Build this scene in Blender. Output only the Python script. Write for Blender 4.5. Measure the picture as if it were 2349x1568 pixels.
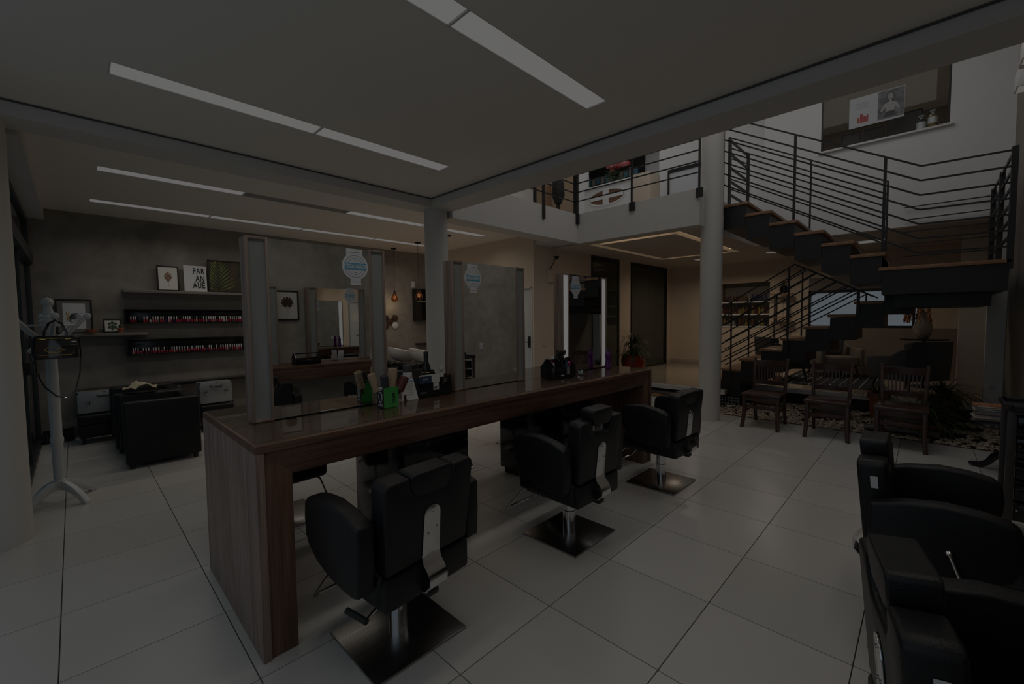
import bpy, bmesh, math, random
from mathutils import Vector, Matrix
random.seed(7)
for o in list(bpy.data.objects): bpy.data.objects.remove(o, do_unlink=True)
S = bpy.context.scene
COL = S.collection
PI = math.pi
R = math.radians

# ------------------------------------------------------------------ camera
HC = 1.51539
fpx, pitch, roll, yaw = 978.396, -0.0538005, -0.0107718, 0.7719534
fw = Vector((math.cos(yaw)*math.cos(pitch), math.sin(yaw)*math.cos(pitch), math.sin(pitch)))
rt = Vector((math.sin(yaw), -math.cos(yaw), 0)); up = rt.cross(fw)
r2 = math.cos(roll)*rt + math.sin(roll)*up; u2 = -math.sin(roll)*rt + math.cos(roll)*up
cam = bpy.data.cameras.new('camera'); camo = bpy.data.objects.new('camera', cam); COL.objects.link(camo)
M = Matrix((r2, u2, -fw)).transposed().to_4x4(); M.translation = (0, 0, HC); camo.matrix_world = M
cam.sensor_width = 36; cam.lens = 36*fpx/2349; cam.clip_start = .02
S.camera = camo

# ------------------------------------------------------------------ world, lights, exposure
S.view_settings.view_transform = 'Standard'; S.view_settings.look = 'None'
S.view_settings.gamma = 1; S.view_settings.use_curve_mapping = False
S.view_settings.exposure = 0.0
W = bpy.data.worlds.new('world'); S.world = W; W.use_nodes = True
W.node_tree.nodes['Background'].inputs[0].default_value = (.088, .096, .105, 1)
W.node_tree.nodes['Background'].inputs[1].default_value = 1.0

def area(name, loc, direction, sx, sy, power, color=(1, 1, 1), spread=180):
    l = bpy.data.lights.new(name, 'AREA'); l.shape = 'RECTANGLE'; l.size = sx; l.size_y = sy
    l.energy = power; l.color = color; l.spread = R(spread)
    o = bpy.data.objects.new(name, l); COL.objects.link(o); o.location = loc
    o.rotation_euler = Vector(direction).to_track_quat('-Z', 'Y').to_euler()
    return o
def point(name, loc, power, color, r=.03):
    l = bpy.data.lights.new(name, 'POINT'); l.energy = power; l.color = color; l.shadow_soft_size = r
    o = bpy.data.objects.new(name, l); COL.objects.link(o); o.location = loc; return o

DAY = (.58, .81, 1.0); WARM = (1.0, .83, .64); NEUT = (1.0, .93, .83)
# daylight through the open glazed front on the left and the glass facade further back
area('daylight_front', (-.75, 1.6, 1.5), (1, 0, -.12), 4.6, 2.6, 3.4, DAY)
area('daylight_facade', (-.62, 6.5, 1.4), (1, 0, -.1), 3.2, 2.6, 2.2, DAY)
# skylight over the stair void; area lamp added over the upper-floor rooms
area('skylight', (5.4, 1.9, 6.4), (0, 0, -1), 3.6, 3.8, 28.0, (1, .985, .97))
area('skylight_upper_floor', (8.4, 5.6, 6.3), (0, 0, -1), 3.5, 3.5, 14.0, (1, .98, .95))
PANEL_E = 1.22

# ------------------------------------------------------------------ materials
_m = {}
def mat(name, col, rough=.5, metal=0.0, noise=0.0, nscale=8.0, bump=0.0, coat=0.0, emit=None, es=0.0, spec=.5,
        stretch=(1, 1, 1), col2=None, sheen=0.0):
    if name in _m: return _m[name]
    m = bpy.data.materials.new(name); m.use_nodes = True; nt = m.node_tree; b = nt.nodes['Principled BSDF']
    b.inputs['Roughness'].default_value = rough; b.inputs['Metallic'].default_value = metal
    b.inputs['Base Color'].default_value = (*col, 1); b.inputs['Specular IOR Level'].default_value = spec
    b.inputs['Coat Weight'].default_value = coat; b.inputs['Coat Roughness'].default_value = .08
    if emit is not None:
        b.inputs['Emission Color'].default_value = (*emit, 1); b.inputs['Emission Strength'].default_value = es
    if noise or bump:
        tc = nt.nodes.new('ShaderNodeTexCoord'); mp = nt.nodes.new('ShaderNodeMapping'); mp.inputs['Scale'].default_value = stretch
        nz = nt.nodes.new('ShaderNodeTexNoise'); nz.inputs['Scale'].default_value = nscale; nz.inputs['Detail'].default_value = 6
        nt.links.new(tc.outputs['Object'], mp.inputs['Vector']); nt.links.new(mp.outputs['Vector'], nz.inputs['Vector'])
        if noise:
            cr = nt.nodes.new('ShaderNodeValToRGB'); cr.color_ramp.elements[0].position = .3; cr.color_ramp.elements[1].position = .7
            c1 = tuple(max(0, c*(1-noise)) for c in col); c2 = col2 or tuple(min(1, c*(1+noise)) for c in col)
            cr.color_ramp.elements[0].color = (*c1, 1); cr.color_ramp.elements[1].color = (*c2, 1)
            nt.links.new(nz.outputs['Fac'], cr.inputs['Fac']); nt.links.new(cr.outputs['Color'], b.inputs['Base Color'])
        if bump:
            bp = nt.nodes.new('ShaderNodeBump'); bp.inputs['Strength'].default_value = bump; bp.inputs['Distance'].default_value = .01
            nt.links.new(nz.outputs['Fac'], bp.inputs['Height']); nt.links.new(bp.outputs['Normal'], b.inputs['Normal'])
    _m[name] = m; return m

def wood(name, c1, c2, axis, rough=.42, scale=26.0, coat=0.0):
    if name in _m: return _m[name]
    m = bpy.data.materials.new(name); m.use_nodes = True; nt = m.node_tree; b = nt.nodes['Principled BSDF']
    b.inputs['Roughness'].default_value = rough; b.inputs['Coat Weight'].default_value = coat
    tc = nt.nodes.new('ShaderNodeTexCoord'); mp = nt.nodes.new('ShaderNodeMapping')
    sc = [scale]*3; sc['xyz'.index(axis)] = scale*.035; mp.inputs['Scale'].default_value = sc
    n1 = nt.nodes.new('ShaderNodeTexNoise'); n1.inputs['Scale'].default_value = 1; n1.inputs['Detail'].default_value = 8; n1.inputs['Distortion'].default_value = .6
    n2 = nt.nodes.new('ShaderNodeTexNoise'); n2.inputs['Scale'].default_value = 5; n2.inputs['Detail'].default_value = 4
    mx = nt.nodes.new('ShaderNodeMix'); mx.data_type = 'FLOAT'; mx.inputs[0].default_value = .4
    cr = nt.nodes.new('ShaderNodeValToRGB'); e = cr.color_ramp.elements
    e[0].position = .34; e[0].color = (*c1, 1); e[1].position = .66; e[1].color = (*c2, 1)
    L = nt.links.new
    L(tc.outputs['Object'], mp.inputs['Vector']); L(mp.outputs['Vector'], n1.inputs['Vector']); L(mp.outputs['Vector'], n2.inputs['Vector'])
    L(n1.outputs['Fac'], mx.inputs[2]); L(n2.outputs['Fac'], mx.inputs[3]); L(mx.outputs[0], cr.inputs['Fac']); L(cr.outputs['Color'], b.inputs['Base Color'])
    _m[name] = m; return m

def concrete(name, c1, c2, scale=1.1, rough=.75):
    if name in _m: return _m[name]
    m = bpy.data.materials.new(name); m.use_nodes = True; nt = m.node_tree; b = nt.nodes['Principled BSDF']; b.inputs['Roughness'].default_value = rough
    b.inputs['Specular IOR Level'].default_value = .3
    tc = nt.nodes.new('ShaderNodeTexCoord')
    n1 = nt.nodes.new('ShaderNodeTexNoise'); n1.inputs['Scale'].default_value = scale; n1.inputs['Detail'].default_value = 10; n1.inputs['Distortion'].default_value = 1.2; n1.inputs['Roughness'].default_value = .62
    n2 = nt.nodes.new('ShaderNodeTexNoise'); n2.inputs['Scale'].default_value = scale*6; n2.inputs['Detail'].default_value = 6
    mx = nt.nodes.new('ShaderNodeMix'); mx.data_type = 'FLOAT'; mx.inputs[0].default_value = .3
    cr = nt.nodes.new('ShaderNodeValToRGB'); e = cr.color_ramp.elements
    e[0].position = .36; e[0].color = (*c1, 1); e[1].position = .64; e[1].color = (*c2, 1)
    bp = nt.nodes.new('ShaderNodeBump'); bp.inputs['Strength'].default_value = .12; bp.inputs['Distance'].default_value = .01
    L = nt.links.new
    L(tc.outputs['Object'], n1.inputs['Vector']); L(tc.outputs['Object'], n2.inputs['Vector']); L(n1.outputs['Fac'], mx.inputs[2]); L(n2.outputs['Fac'], mx.inputs[3])
    L(mx.outputs[0], cr.inputs['Fac']); L(cr.outputs['Color'], b.inputs['Base Color']); L(mx.outputs[0], bp.inputs['Height']); L(bp.outputs['Normal'], b.inputs['Normal'])
    _m[name] = m; return m

def glass(name, tint=(1, 1, 1), ior=1.5, rough=0.0, base=0.0):
    m = bpy.data.materials.new(name); m.use_nodes = True; nt = m.node_tree; nt.nodes.clear()
    out = nt.nodes.new('ShaderNodeOutputMaterial'); tr = nt.nodes.new('ShaderNodeBsdfTransparent'); tr.inputs[0].default_value = (*tint, 1)
    gl = nt.nodes.new('ShaderNodeBsdfGlossy'); gl.inputs['Roughness'].default_value = rough
    fr = nt.nodes.new('ShaderNodeFresnel'); fr.inputs['IOR'].default_value = ior
    mx = nt.nodes.new('ShaderNodeMixShader'); L = nt.links.new
    # only the outer face reflects, so light is not trapped inside the thin pane
    ge = nt.nodes.new('ShaderNodeNewGeometry'); iv = nt.nodes.new('ShaderNodeMath'); iv.operation = 'SUBTRACT'; iv.inputs[0].default_value = 1; L(ge.outputs['Backfacing'], iv.inputs[1])
    ad = nt.nodes.new('ShaderNodeMath'); ad.operation = 'ADD'; ad.use_clamp = True; ad.inputs[1].default_value = base
    ml = nt.nodes.new('ShaderNodeMath'); ml.operation = 'MULTIPLY'
    L(fr.outputs[0], ad.inputs[0]); L(ad.outputs[0], ml.inputs[0]); L(iv.outputs[0], ml.inputs[1]); L(ml.outputs[0], mx.inputs[0])
    L(tr.outputs[0], mx.inputs[1]); L(gl.outputs[0], mx.inputs[2]); L(mx.outputs[0], out.inputs[0])
    _m[name] = m; return m

def tilemat(name, c1, c2, rough):
    m = bpy.data.materials.new(name); m.use_nodes = True; nt = m.node_tree; b = nt.nodes['Principled BSDF']; b.inputs['Roughness'].default_value = rough
    oi = nt.nodes.new('ShaderNodeObjectInfo'); cr = nt.nodes.new('ShaderNodeValToRGB')
    cr.color_ramp.elements[0].color = (*c1, 1); cr.color_ramp.elements[1].color = (*c2, 1)
    nt.links.new(oi.outputs['Random'], cr.inputs['Fac']); nt.links.new(cr.outputs['Color'], b.inputs['Base Color'])
    _m[name] = m; return m

def mosaic(name):
    m = bpy.data.materials.new(name); m.use_nodes = True; nt = m.node_tree; b = nt.nodes['Principled BSDF']; b.inputs['Roughness'].default_value = .25
    tc = nt.nodes.new('ShaderNodeTexCoord'); mp = nt.nodes.new('ShaderNodeMapping'); mp.inputs['Rotation'].default_value = (R(90), 0, R(90))
    br = nt.nodes.new('ShaderNodeTexBrick'); br.offset = 0; br.inputs['Scale'].default_value = 1; br.inputs['Brick Width'].default_value = .05; br.inputs['Row Height'].default_value = .05
    br.inputs['Mortar Size'].default_value = .003; br.inputs['Color1'].default_value = (.006, .006, .007, 1); br.inputs['Color2'].default_value = (.010, .010, .011, 1); br.inputs['Mortar'].default_value = (.06, .06, .065, 1)
    sp = nt.nodes.new('ShaderNodeSeparateXYZ'); cb = nt.nodes.new('ShaderNodeCombineXYZ'); L = nt.links.new
    L(tc.outputs['Object'], sp.inputs[0]); L(sp.outputs['Y'], cb.inputs['X']); L(sp.outputs['Z'], cb.inputs['Y']); L(cb.outputs[0], br.inputs['Vector']); L(br.outputs['Color'], b.inputs['Base Color'])
    _m[name] = m; return m

white_paint = mat('white_paint', (.62, .60, .57), .6)
upper_white = mat('upper_white', (.80, .80, .80), .6)
ceil_paint = mat('ceiling_paint', (.82, .77, .70), .7)
beige = mat('beige_paint', (.64, .54, .435), .65)
tanwall = mat('tan_paint', (.42, .30, .20), .65)
conc = concrete('burnt_cement', (.215, .198, .18), (.33, .305, .28))
conc2 = concrete('burnt_cement_front', (.34, .315, .28), (.52, .485, .435))  # back wall's cement, colour lightened because less light reaches the front wall
grout = mat('grout', (.10, .09, .085), .8)
tilem = tilemat('porcelain_tile', (.52, .505, .48), (.58, .56, .535), .30)
polished = mat('polished_floor', (.44, .37, .30), .12)
wood_x = wood('walnut_x', (.075, .034, .020), (.20, .105, .066), 'x')
wood_z = wood('walnut_z', (.085, .04, .025), (.23, .125, .082), 'z')
wood_y = wood('walnut_y', (.075, .034, .020), (.20, .105, .066), 'y')
wood_zl = wood('walnut_side', (.165, .112, .088), (.36, .265, .215), 'z', rough=.45)
tread_wood = wood('tread_wood', (.20, .10, .05), (.36, .20, .11), 'x', rough=.35)
mahog = wood('mahogany', (.036, .017, .013), (.080, .040, .031), 'z', rough=.3)
mahog_x = wood('mahogany_x', (.036, .017, .013), (.080, .040, .031), 'x', rough=.3)
black_leather = mat('black_leather', (.011, .011, .0125), .42, bump=.15, nscale=220, noise=.2, spec=.38)
black_lac = mat('black_lacquer', (.010, .010, .012), .12)
black_steel = mat('black_steel', (.014, .013, .014), .45)
black_mat = mat('black_matte', (.012, .012, .012), .7)
dark_plastic = mat('dark_plastic', (.016, .016, .018), .4)
chrome = mat('chrome', (.75, .75, .76), .12, 1.0)
steel = mat('brushed_steel', (.36, .35, .34), .28, 1.0, noise=.25, nscale=4, stretch=(1, 40, 1))
mirror = mat('mirror_glass', (.86, .87, .86), 0.0, 1.0)
tableglass = glass('table_glass', (.93, .95, .94), 1.5, 0.0, .02)
clearglass = glass('clear_glass', (.93, .95, .955), 1.45)
facglass = glass('facade_glass', (.55, .60, .62), 1.5)
frosted = mat('frosted_glass', (.27, .28, .27), .35, noise=.12, nscale=3, stretch=(4, 4, .6))
frost_lit = mat('frosted_lit', (.6, .6, .6), .4, emit=(1, .99, .97), es=.105)
panel_lit = mat('panel_lit', (.3, .3, .3), .6, emit=(1, .99, .975), es=.112)
panel_off = mat('panel_off', (.30, .29, .27), .5)
warm_lit = mat('warm_lit', (.4, .35, .3), .6, emit=(1, .82, .58), es=.10)
spot_lit = mat('spot_lit', (.4, .4, .4), .6, emit=(1, .97, .9), es=.095)
darkglass = mat('dark_green_glass', (.042, .050, .038), .08, spec=.5)
white_lac = mat('white_lacquer', (.58, .60, .61), .35)
white_cer = mat('white_ceramic', (.66, .63, .60), .15)
paper = mat('paper', (.66, .65, .63), .7)
papercool = mat('paper_cool', (.62, .63, .66), .7)
ink = mat('ink', (.012, .012, .014), .6)
inkgrey = mat('ink_grey', (.25, .26, .27), .6)
blue_ink = mat('blue_ink', (.10, .33, .50), .6)
terracotta = mat('terracotta', (.36, .12, .055), .7, noise=.15)
redpot = mat('red_glazed_pot', (.27, .022, .012), .25, noise=.2)
leaf_g = mat('leaf_green', (.050, .090, .028), .5, noise=.4, nscale=3)
leaf_d = mat('leaf_dark', (.034, .056, .024), .5, noise=.4, nscale=3)
alu = mat('aluminium_case', (.42, .43, .45), .38, .6, noise=.06, nscale=60)
rubber = mat('rubber', (.02, .02, .02), .7)
gold = mat('gold_trim', (.75, .52, .16), .22, 1.0)
patent = mat('patent_leather', (.006, .006, .007), .06, coat=1.0)
greyfab = mat('grey_fabric', (.105, .11, .125), .9, bump=.2, nscale=150, noise=.12)
facade_frame = mat('facade_frame', (.035, .037, .038), .4)
outdoor = concrete('outdoor_wall', (.12, .13, .13), (.26, .275, .275), 2.0)
mosaicm = mosaic('black_mosaic')
shelfgrey = mat('shelf_grey', (.20, .185, .165), .5, noise=.06)

# ------------------------------------------------------------------ geometry helper
class G:
    def __init__(s): s.bm = bmesh.new()
    def box(s, x0, x1, y0, y1, z0, z1, m=None):
        v = [(x, y, z) for x in (x0, x1) for y in (y0, y1) for z in (z0, z1)]
        if m is not None: v = [m @ Vector(p) for p in v]
        v = [s.bm.verts.new(p) for p in v]
        for f in ((0, 1, 3, 2), (4, 6, 7, 5), (0, 4, 5, 1), (2, 3, 7, 6), (0, 2, 6, 4), (1, 5, 7, 3)): s.bm.faces.new([v[i] for i in f])
        return s
    def prism(s, poly, a0, a1, axis, m=None):
        """poly 2-D; axis is the extrusion axis: 'x' -> poly=(y,z), 'y' -> (x,z), 'z' -> (x,y)"""
        def mk(p, a):
            q = {'x': (a, p[0], p[1]), 'y': (p[0], a, p[1]), 'z': (p[0], p[1], a)}[axis]
            return s.bm.verts.new(m @ Vector(q) if m is not None else q)
        A = [mk(p, a0) for p in poly]; B = [mk(p, a1) for p in poly]; n = len(poly)
        s.bm.faces.new(A); s.bm.faces.new(B[::-1])
        for i in range(n): s.bm.faces.new((A[i], B[i], B[(i+1) % n], A[(i+1) % n]))
        return s
    def lathe(s, prof, n=16, c=(0, 0, 0), m=None):
        rings = []
        for r, z in prof:
            ring = []
            for i in range(n):
                a = 2*PI*i/n; p = Vector((c[0]+r*math.cos(a), c[1]+r*math.sin(a), c[2]+z))
                ring.append(s.bm.verts.new(m @ p if m is not None else p))
            rings.append(ring)
        for a, b in zip(rings, rings[1:]):
            for i in range(n): s.bm.faces.new((a[i], a[(i+1) % n], b[(i+1) % n], b[i]))
        if prof[0][0] > 1e-4: s.bm.faces.new(rings[0][::-1])
        if prof[-1][0] > 1e-4: s.bm.faces.new(rings[-1])
        return s
    def tube(s, pts, r, n=8, closed=False):
        pts = [Vector(p) for p in pts]; N = len(pts); rr = r if isinstance(r, (list, tuple)) else [r]*N
        rings = []; ref = None
        for i in range(N):
            a = pts[(i-1) % N] if (closed or i > 0) else pts[i]; b = pts[(i+1) % N] if (closed or i < N-1) else pts[i]
            t = (b-a).normalized()
            if ref is None:
                ref = t.orthogonal().normalized()
            ref = (ref - t*ref.dot(t)); ref = ref.normalized() if ref.length > 1e-6 else t.orthogonal().normalized()
            bi = t.cross(ref)
            rings.append([s.bm.verts.new(pts[i] + rr[i]*(math.cos(2*PI*k/n)*ref + math.sin(2*PI*k/n)*bi)) for k in range(n)])
        prs = list(zip(rings, rings[1:])) + ([(rings[-1], rings[0])] if closed else [])
        for a, b in prs:
            for k in range(n): s.bm.faces.new((a[k], a[(k+1) % n], b[(k+1) % n], b[k]))
        if not closed: s.bm.faces.new(rings[0][::-1]); s.bm.faces.new(rings[-1])
        return s
    def bar(s, p0, p1, w, h=None):
        """rectangular bar from p0 to p1; w = horizontal width, h = other width"""
        p0, p1 = Vector(p0), Vector(p1); h = h or w; t = (p1-p0).normalized()
        side = t.cross(Vector((0, 0, 1)))
        side = side.normalized() if side.length > 1e-5 else Vector((1, 0, 0)); upv = side.cross(t)
        q = []
        for p in (p0, p1):
            q.append([s.bm.verts.new(p + side*a*w/2 + upv*b*h/2) for a, b in ((-1, -1), (1, -1), (1, 1), (-1, 1))])
        A, B = q; s.bm.faces.new(A[::-1]); s.bm.faces.new(B)
        for i in range(4): s.bm.faces.new((A[i], A[(i+1) % 4], B[(i+1) % 4], B[i]))
        return s
    def ball(s, c, r, n=12, sc=(1, 1, 1)):
        k = max(4, n//2)
        prof = [(r*math.sin(PI*i/k)*1.0, -r*math.cos(PI*i/k)) for i in range(k+1)]
        prof[0] = (1e-5, -r); prof[-1] = (1e-5, r)
        m = Matrix.Translation(c) @ Matrix.Diagonal((*sc, 1))
        return s.lathe(prof, n, (0, 0, 0), m)
    def sheet(s, poly, m=None):
        s.bm.faces.new([s.bm.verts.new(m @ Vector(p) if m is not None else p) for p in poly]); return s
    def ribbon(s, pts, w, side):
        pts = [Vector(p) for p in pts]; side = Vector(side).normalized(); N = len(pts)
        prev = None
        for i, p in enumerate(pts):
            ww = w*(1-(i/(N-1))**2*.96)/2
            cur = (s.bm.verts.new(p-side*ww), s.bm.verts.new(p+side*ww))
            if prev: s.bm.faces.new((prev[0], prev[1], cur[1], cur[0]))
            prev = cur
        return s
    def mesh(s, name, m, bevel=0.0, seg=2, smooth=None):
        bm = s.bm
        bmesh.ops.recalc_face_normals(bm, faces=bm.faces)
        if bevel:
            ed = [e for e in bm.edges if len(e.link_faces) == 2 and e.calc_face_angle(0) > .45]
            bmesh.ops.bevel(bm, geom=ed, offset=bevel, segments=seg, profile=.5, affect='EDGES', clamp_overlap=True)
        me = bpy.data.meshes.new(name); bm.to_mesh(me); bm.free()
        for mm in (m if isinstance(m, (list, tuple)) else [m]): me.materials.append(mm)
        if smooth is None: smooth = 38 if bevel else 30
        if smooth:
            me.polygons.foreach_set('use_smooth', [True]*len(me.polygons)); me.set_sharp_from_angle(angle=R(smooth))
        return me

def link(name, me, parent=None):
    o = bpy.data.objects.new(name, me); COL.objects.link(o)
    if parent is not None: o.parent = parent
    return o
def P(parent, name, g, m, bevel=0.0, seg=2, smooth=None, label=None, kind=None):
    o = link(name, g.mesh(name, m, bevel, seg, smooth), parent)
    if label: o['label'] = label
    if kind: o['kind'] = kind
    return o
def tag(o, label, cat, group=None):
    o['label'] = label; o['category'] = cat
    if group: o['group'] = group
    return o
def thing(name, label, cat, loc=(0, 0, 0), rz=0.0, group=None):
    o = bpy.data.objects.new(name, None); COL.objects.link(o); o.location = loc; o.rotation_euler = (0, 0, rz)
    o.empty_display_size = .1
    return tag(o, label, cat, group)
def T(name, g, m, label, cat, loc=(0, 0, 0), rz=0.0, group=None, bevel=0.0, seg=2, smooth=None):
    o = link(name, g.mesh(name, m, bevel, seg, smooth)); o.location = loc; o.rotation_euler = (0, 0, rz)
    return tag(o, label, cat, group)
def struct(name, g, m, parent=None, bevel=0.0):
    o = link(name, g.mesh(name, m, bevel), parent)
    if parent is None: o['kind'] = 'structure'
    return o
def copy_tree(o, parent=None):
    c = o.copy(); COL.objects.link(c)
    if parent is not None: c.parent = parent
    for ch in list(o.children): copy_tree(ch, c)
    return c
ORD = 'first second third fourth fifth sixth seventh eighth ninth tenth eleventh twelfth thirteenth fourteenth fifteenth sixteenth seventeenth eighteenth nineteenth twentieth'.split()
def ordn(i):
    if i < 20: return ORD[i]
    t = {2: 'twenty', 3: 'thirty', 4: 'forty', 5: 'fifty'}[(i+1)//10]; u = (i+1) % 10
    return (t[:-1]+'ieth') if u == 0 else t+'-'+ORD[u-1]
def text_obj(parent, name, body, size, m, matrix, bold=0.0, align='CENTER', xs=1.0, depth=.0006, label=None, space=1.0):
    cu = bpy.data.curves.new(name, 'FONT'); cu.body = body; cu.size = size; cu.align_x = align; cu.align_y = 'CENTER'; cu.offset = bold; cu.extrude = depth
    cu.resolution_u = 3; cu.space_character = space
    t = bpy.data.objects.new(name, cu); COL.objects.link(t)
    dg = bpy.context.evaluated_depsgraph_get(); me = bpy.data.meshes.new_from_object(t.evaluated_get(dg))
    bpy.data.objects.remove(t, do_unlink=True)
    me.transform(matrix @ Matrix.Diagonal((xs, 1, 1, 1))); me.materials.clear(); me.materials.append(m); me.name = name
    o = link(name, me, parent)
    if label: o['label'] = label
    return o
# matrices that stand text up: text x -> world dir, text y -> +Z
FACE_NEG_Y = Matrix.Rotation(R(90), 4, 'X')                                   # readable from -Y
FACE_NEG_X = Matrix.Rotation(R(-90), 4, 'Z') @ Matrix.Rotation(R(90), 4, 'X')  # readable from -X
def at(x, y, z, m): return Matrix.Translation((x, y, z)) @ m

# ================================================================== SETTING
# floor slab with loose porcelain tiles on it
fl = struct('floor', G().box(-.75, 7.0, -.9, 5.0, -.12, -.008).box(-.75, 5.7, 5.0, 8.2, -.12, -.008).box(7.0, 7.7, 2.42, 5.0, -.12, -.008), grout)
tile_me = G().box(-.5, .5, -.5, .5, -.008, 0).mesh('tile', tilem, 0)
def floor_tile(x0, x1, y0, y1):
    if x1-x0 < .03 or y1-y0 < .03: return
    o = link('tile', tile_me, fl); o.location = ((x0+x1)/2, (y0+y1)/2, 0); o.scale = (x1-x0-.005, y1-y0-.005, 1)
TX = [-.7133+.6*i for i in range(14)]; TY = [4.387+.6*j for j in range(-9, 7)]
for x in TX:
    for y in TY:
        a0, a1, b0, b1 = x, x+.6, max(y, -.9), min(y+.6, 8.2)
        lim = 5.7 if b0 >= 4.98 else (7.65 if b0 > 2.5 else 7.0)
        a1 = min(a1, lim)
        if b0 < 5.0 < b1 and a1 > 5.7:
            if a0 < 5.7: floor_tile(a0, 5.7, b0, b1); floor_tile(5.7, a1, b0, 5.0)
            else: floor_tile(a0, a1, b0, 5.0)
        elif b0 < 2.42 < b1 and a1 > 7.0: floor_tile(a0, a1, 2.42, b1)
        else: floor_tile(a0, a1, b0, b1)
# raised floor of the lounge and its step
struct('floor_raised', G().box(7.66, 11.5, 2.42, 5.0, .20, .28).box(8.6, 11.5, -1.0, 2.42, .20, .28), polished)
struct('floor_raised_edge', G().box(7.62, 7.66, 2.42, 5.0, .195, .272).box(8.57, 8.6, -.76, 2.42, .195, .272), upper_white)
struct('wall_plinth', G().box(7.72, 7.76, 2.42, 5.0, -.1, .2).box(8.62, 8.68, -.76, 2.42, -.1, .2), mosaicm)
st = thing('entry_step', 'low wooden step with a white riser leading up to the raised tiled floor', 'step', (7.24, 3.55, 0))
P(st, 'riser', G().box(0, .03, -1.0, 1.2, 0, .105), upper_white)
P(st, 'tread', G().box(-.02, .38, -1.0, 1.2, .105, .145), tread_wood, .004)
P(st, 'plinth', G().box(.03, .36, -1.0, 1.2, 0, .105), black_mat)
T('door_mat', G().box(-.15, .15, -.75, .75, 0, .012), black_mat, 'thin black mat lying on the wooden entry step', 'mat', (7.45, 3.5, .145), bevel=.003)
# pebble bed under the stairs
struct('ground_bed', G().box(7.0, 8.62, -.76, 2.42, -.12, -.03), mat('bed_soil', (.05, .045, .04), .9))
struct('trim_bed', G().box(6.985, 7.01, -.76, 2.45, -.02, .004), black_steel)
pb = bmesh.new(); rp = random.Random(3)
def icos(bm, c, r, sc, rz):
    m = Matrix.Translation(c) @ Matrix.Rotation(rz, 4, 'Z') @ Matrix.Diagonal((*[r*k for k in sc], 1))
    bmesh.ops.create_icosphere(bm, subdivisions=1, radius=1, matrix=m)
PZ = ((7.78, 1.02, .26), (8.25, .48, .2), (7.55, -.06, .30), (8.12, -.36, .24))
for i in range(3000):
    x = 7.03+1.56*rp.random()**1.3; y = rp.uniform(-.74, 2.4); h = .025*math.sin((x-7)/1.6*PI)
    if (x > 7.70 and y > 2.15) or any(math.hypot(x-a, y-b) < r for a, b, r in PZ): continue
    icos(pb, (x, y, -.012+h+rp.uniform(-.005, .02)), rp.uniform(.018, .036), (1, rp.uniform(.6, .95), rp.uniform(.4, .6)), rp.uniform(0, 6.28))
gpb = G(); gpb.bm.free(); gpb.bm = pb
peb = link('pebbles', gpb.mesh('pebbles', mat('pebble_stone', (.52, .43, .33), .6, noise=.35, nscale=14), 0, smooth=60))
peb['kind'] = 'stuff'; tag(peb, 'pale river pebbles filling the planting bed under the black staircase', 'pebbles')

# ceilings with real recesses for the light panels
def ceil_holes(g, x0, x1, y0, y1, z0, z1, holes):
    ys = y0
    for hx0, hx1, hy0, hy1 in sorted(holes, key=lambda h: h[2]):
        g.box(x0, x1, ys, hy0, z0, z1); g.box(x0, hx0, hy0, hy1, z0, z1); g.box(hx1, x1, hy0, hy1, z0, z1); ys = hy1
    g.box(x0, x1, ys, y1, z0, z1); return g
HE = (.21, 2.63, -.14, .03); HA = (.21, 2.63, 3.37, 3.55); HB = (.21, 2.63, 1.62, 1.79); HCc = (.22, 5.2, 5.66, 5.84); HD = (.20, 5.1, 7.20, 7.38)
struct('ceiling_front', ceil_holes(G(), -.6, 3.2, -1.0, 4.45, 3.0, 3.06, [HA, HB, HE]), ceil_paint)
struct('ceiling_back', ceil_holes(G(), -.6, 5.75, 4.65, 8.25, 3.0, 3.06, [HCc, HD]), ceil_paint)
struct('ceiling_slab', G().box(-.6, 3.2, -1.0, 4.45, 3.10, 3.31).box(-.6, 5.75, 4.65, 8.35, 3.10, 3.31), ceil_paint)
struct('beam_cross', G().box(-.6, 3.45, 4.4, 4.7, 2.895, 3.08), white_paint)
struct('beam_mezzanine', G().box(3.45, 6.18, 4.4, 4.7, 2.82, 3.31).box(5.74, 6.18, 4.7, 5.0, 2.82, 3.31), white_paint)
struct('beam_void', G().box(3.13, 3.45, -1.0, 4.4, 2.895, 3.31), white_paint)
struct('beam_facade', G().box(-.5, -.2, 4.7, 8.2, 2.86, 3.0), white_paint)
# shadow joint at the top of the beams
struct('trim_1', G().box(-.6, 3.128, 4.392, 4.399, 2.988, 2.999).box(3.118, 3.129, -1.0, 4.39, 2.988, 2.999), grout)
# mezzanine slab: gypsum ceiling with a lit cove, concrete on top
cov = [(6.45, 9.3, 2.72, 2.86), (6.45, 9.3, 4.2, 4.34)]
g = G()
g.box(6.24, 8.9, 2.36, 2.72, 2.81, 2.9).box(6.24, 6.45, 2.72, 4.34, 2.81, 2.9).box(6.24, 11.5, 4.34, 5.0, 2.81, 2.9)
g.box(6.6, 9.15, 2.86, 4.2, 2.81, 2.9).box(9.3, 11.5, 2.72, 4.34, 2.81, 2.9).box(8.9, 11.5, -1.0, 2.72, 2.81, 2.9)
struct('ceiling_lounge', g, mat('lounge_ceiling', (.55, .50, .45), .7))
struct('slab_upper', G().box(6.24, 8.92, 2.36, 4.40, 2.98, 3.31).box(6.18, 11.5, 4.40, 8.35, 2.98, 3.31).box(8.92, 11.5, -1.0, 4.40, 2.98, 3.31)
       .box(6.18, 6.24, 2.33, 4.4, 2.81, 3.31).box(6.24, 8.74, 2.33, 2.36, 2.81, 3.31).box(5.76, 6.18, 4.7, 8.35, 3.07, 3.31), white_paint)
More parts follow.
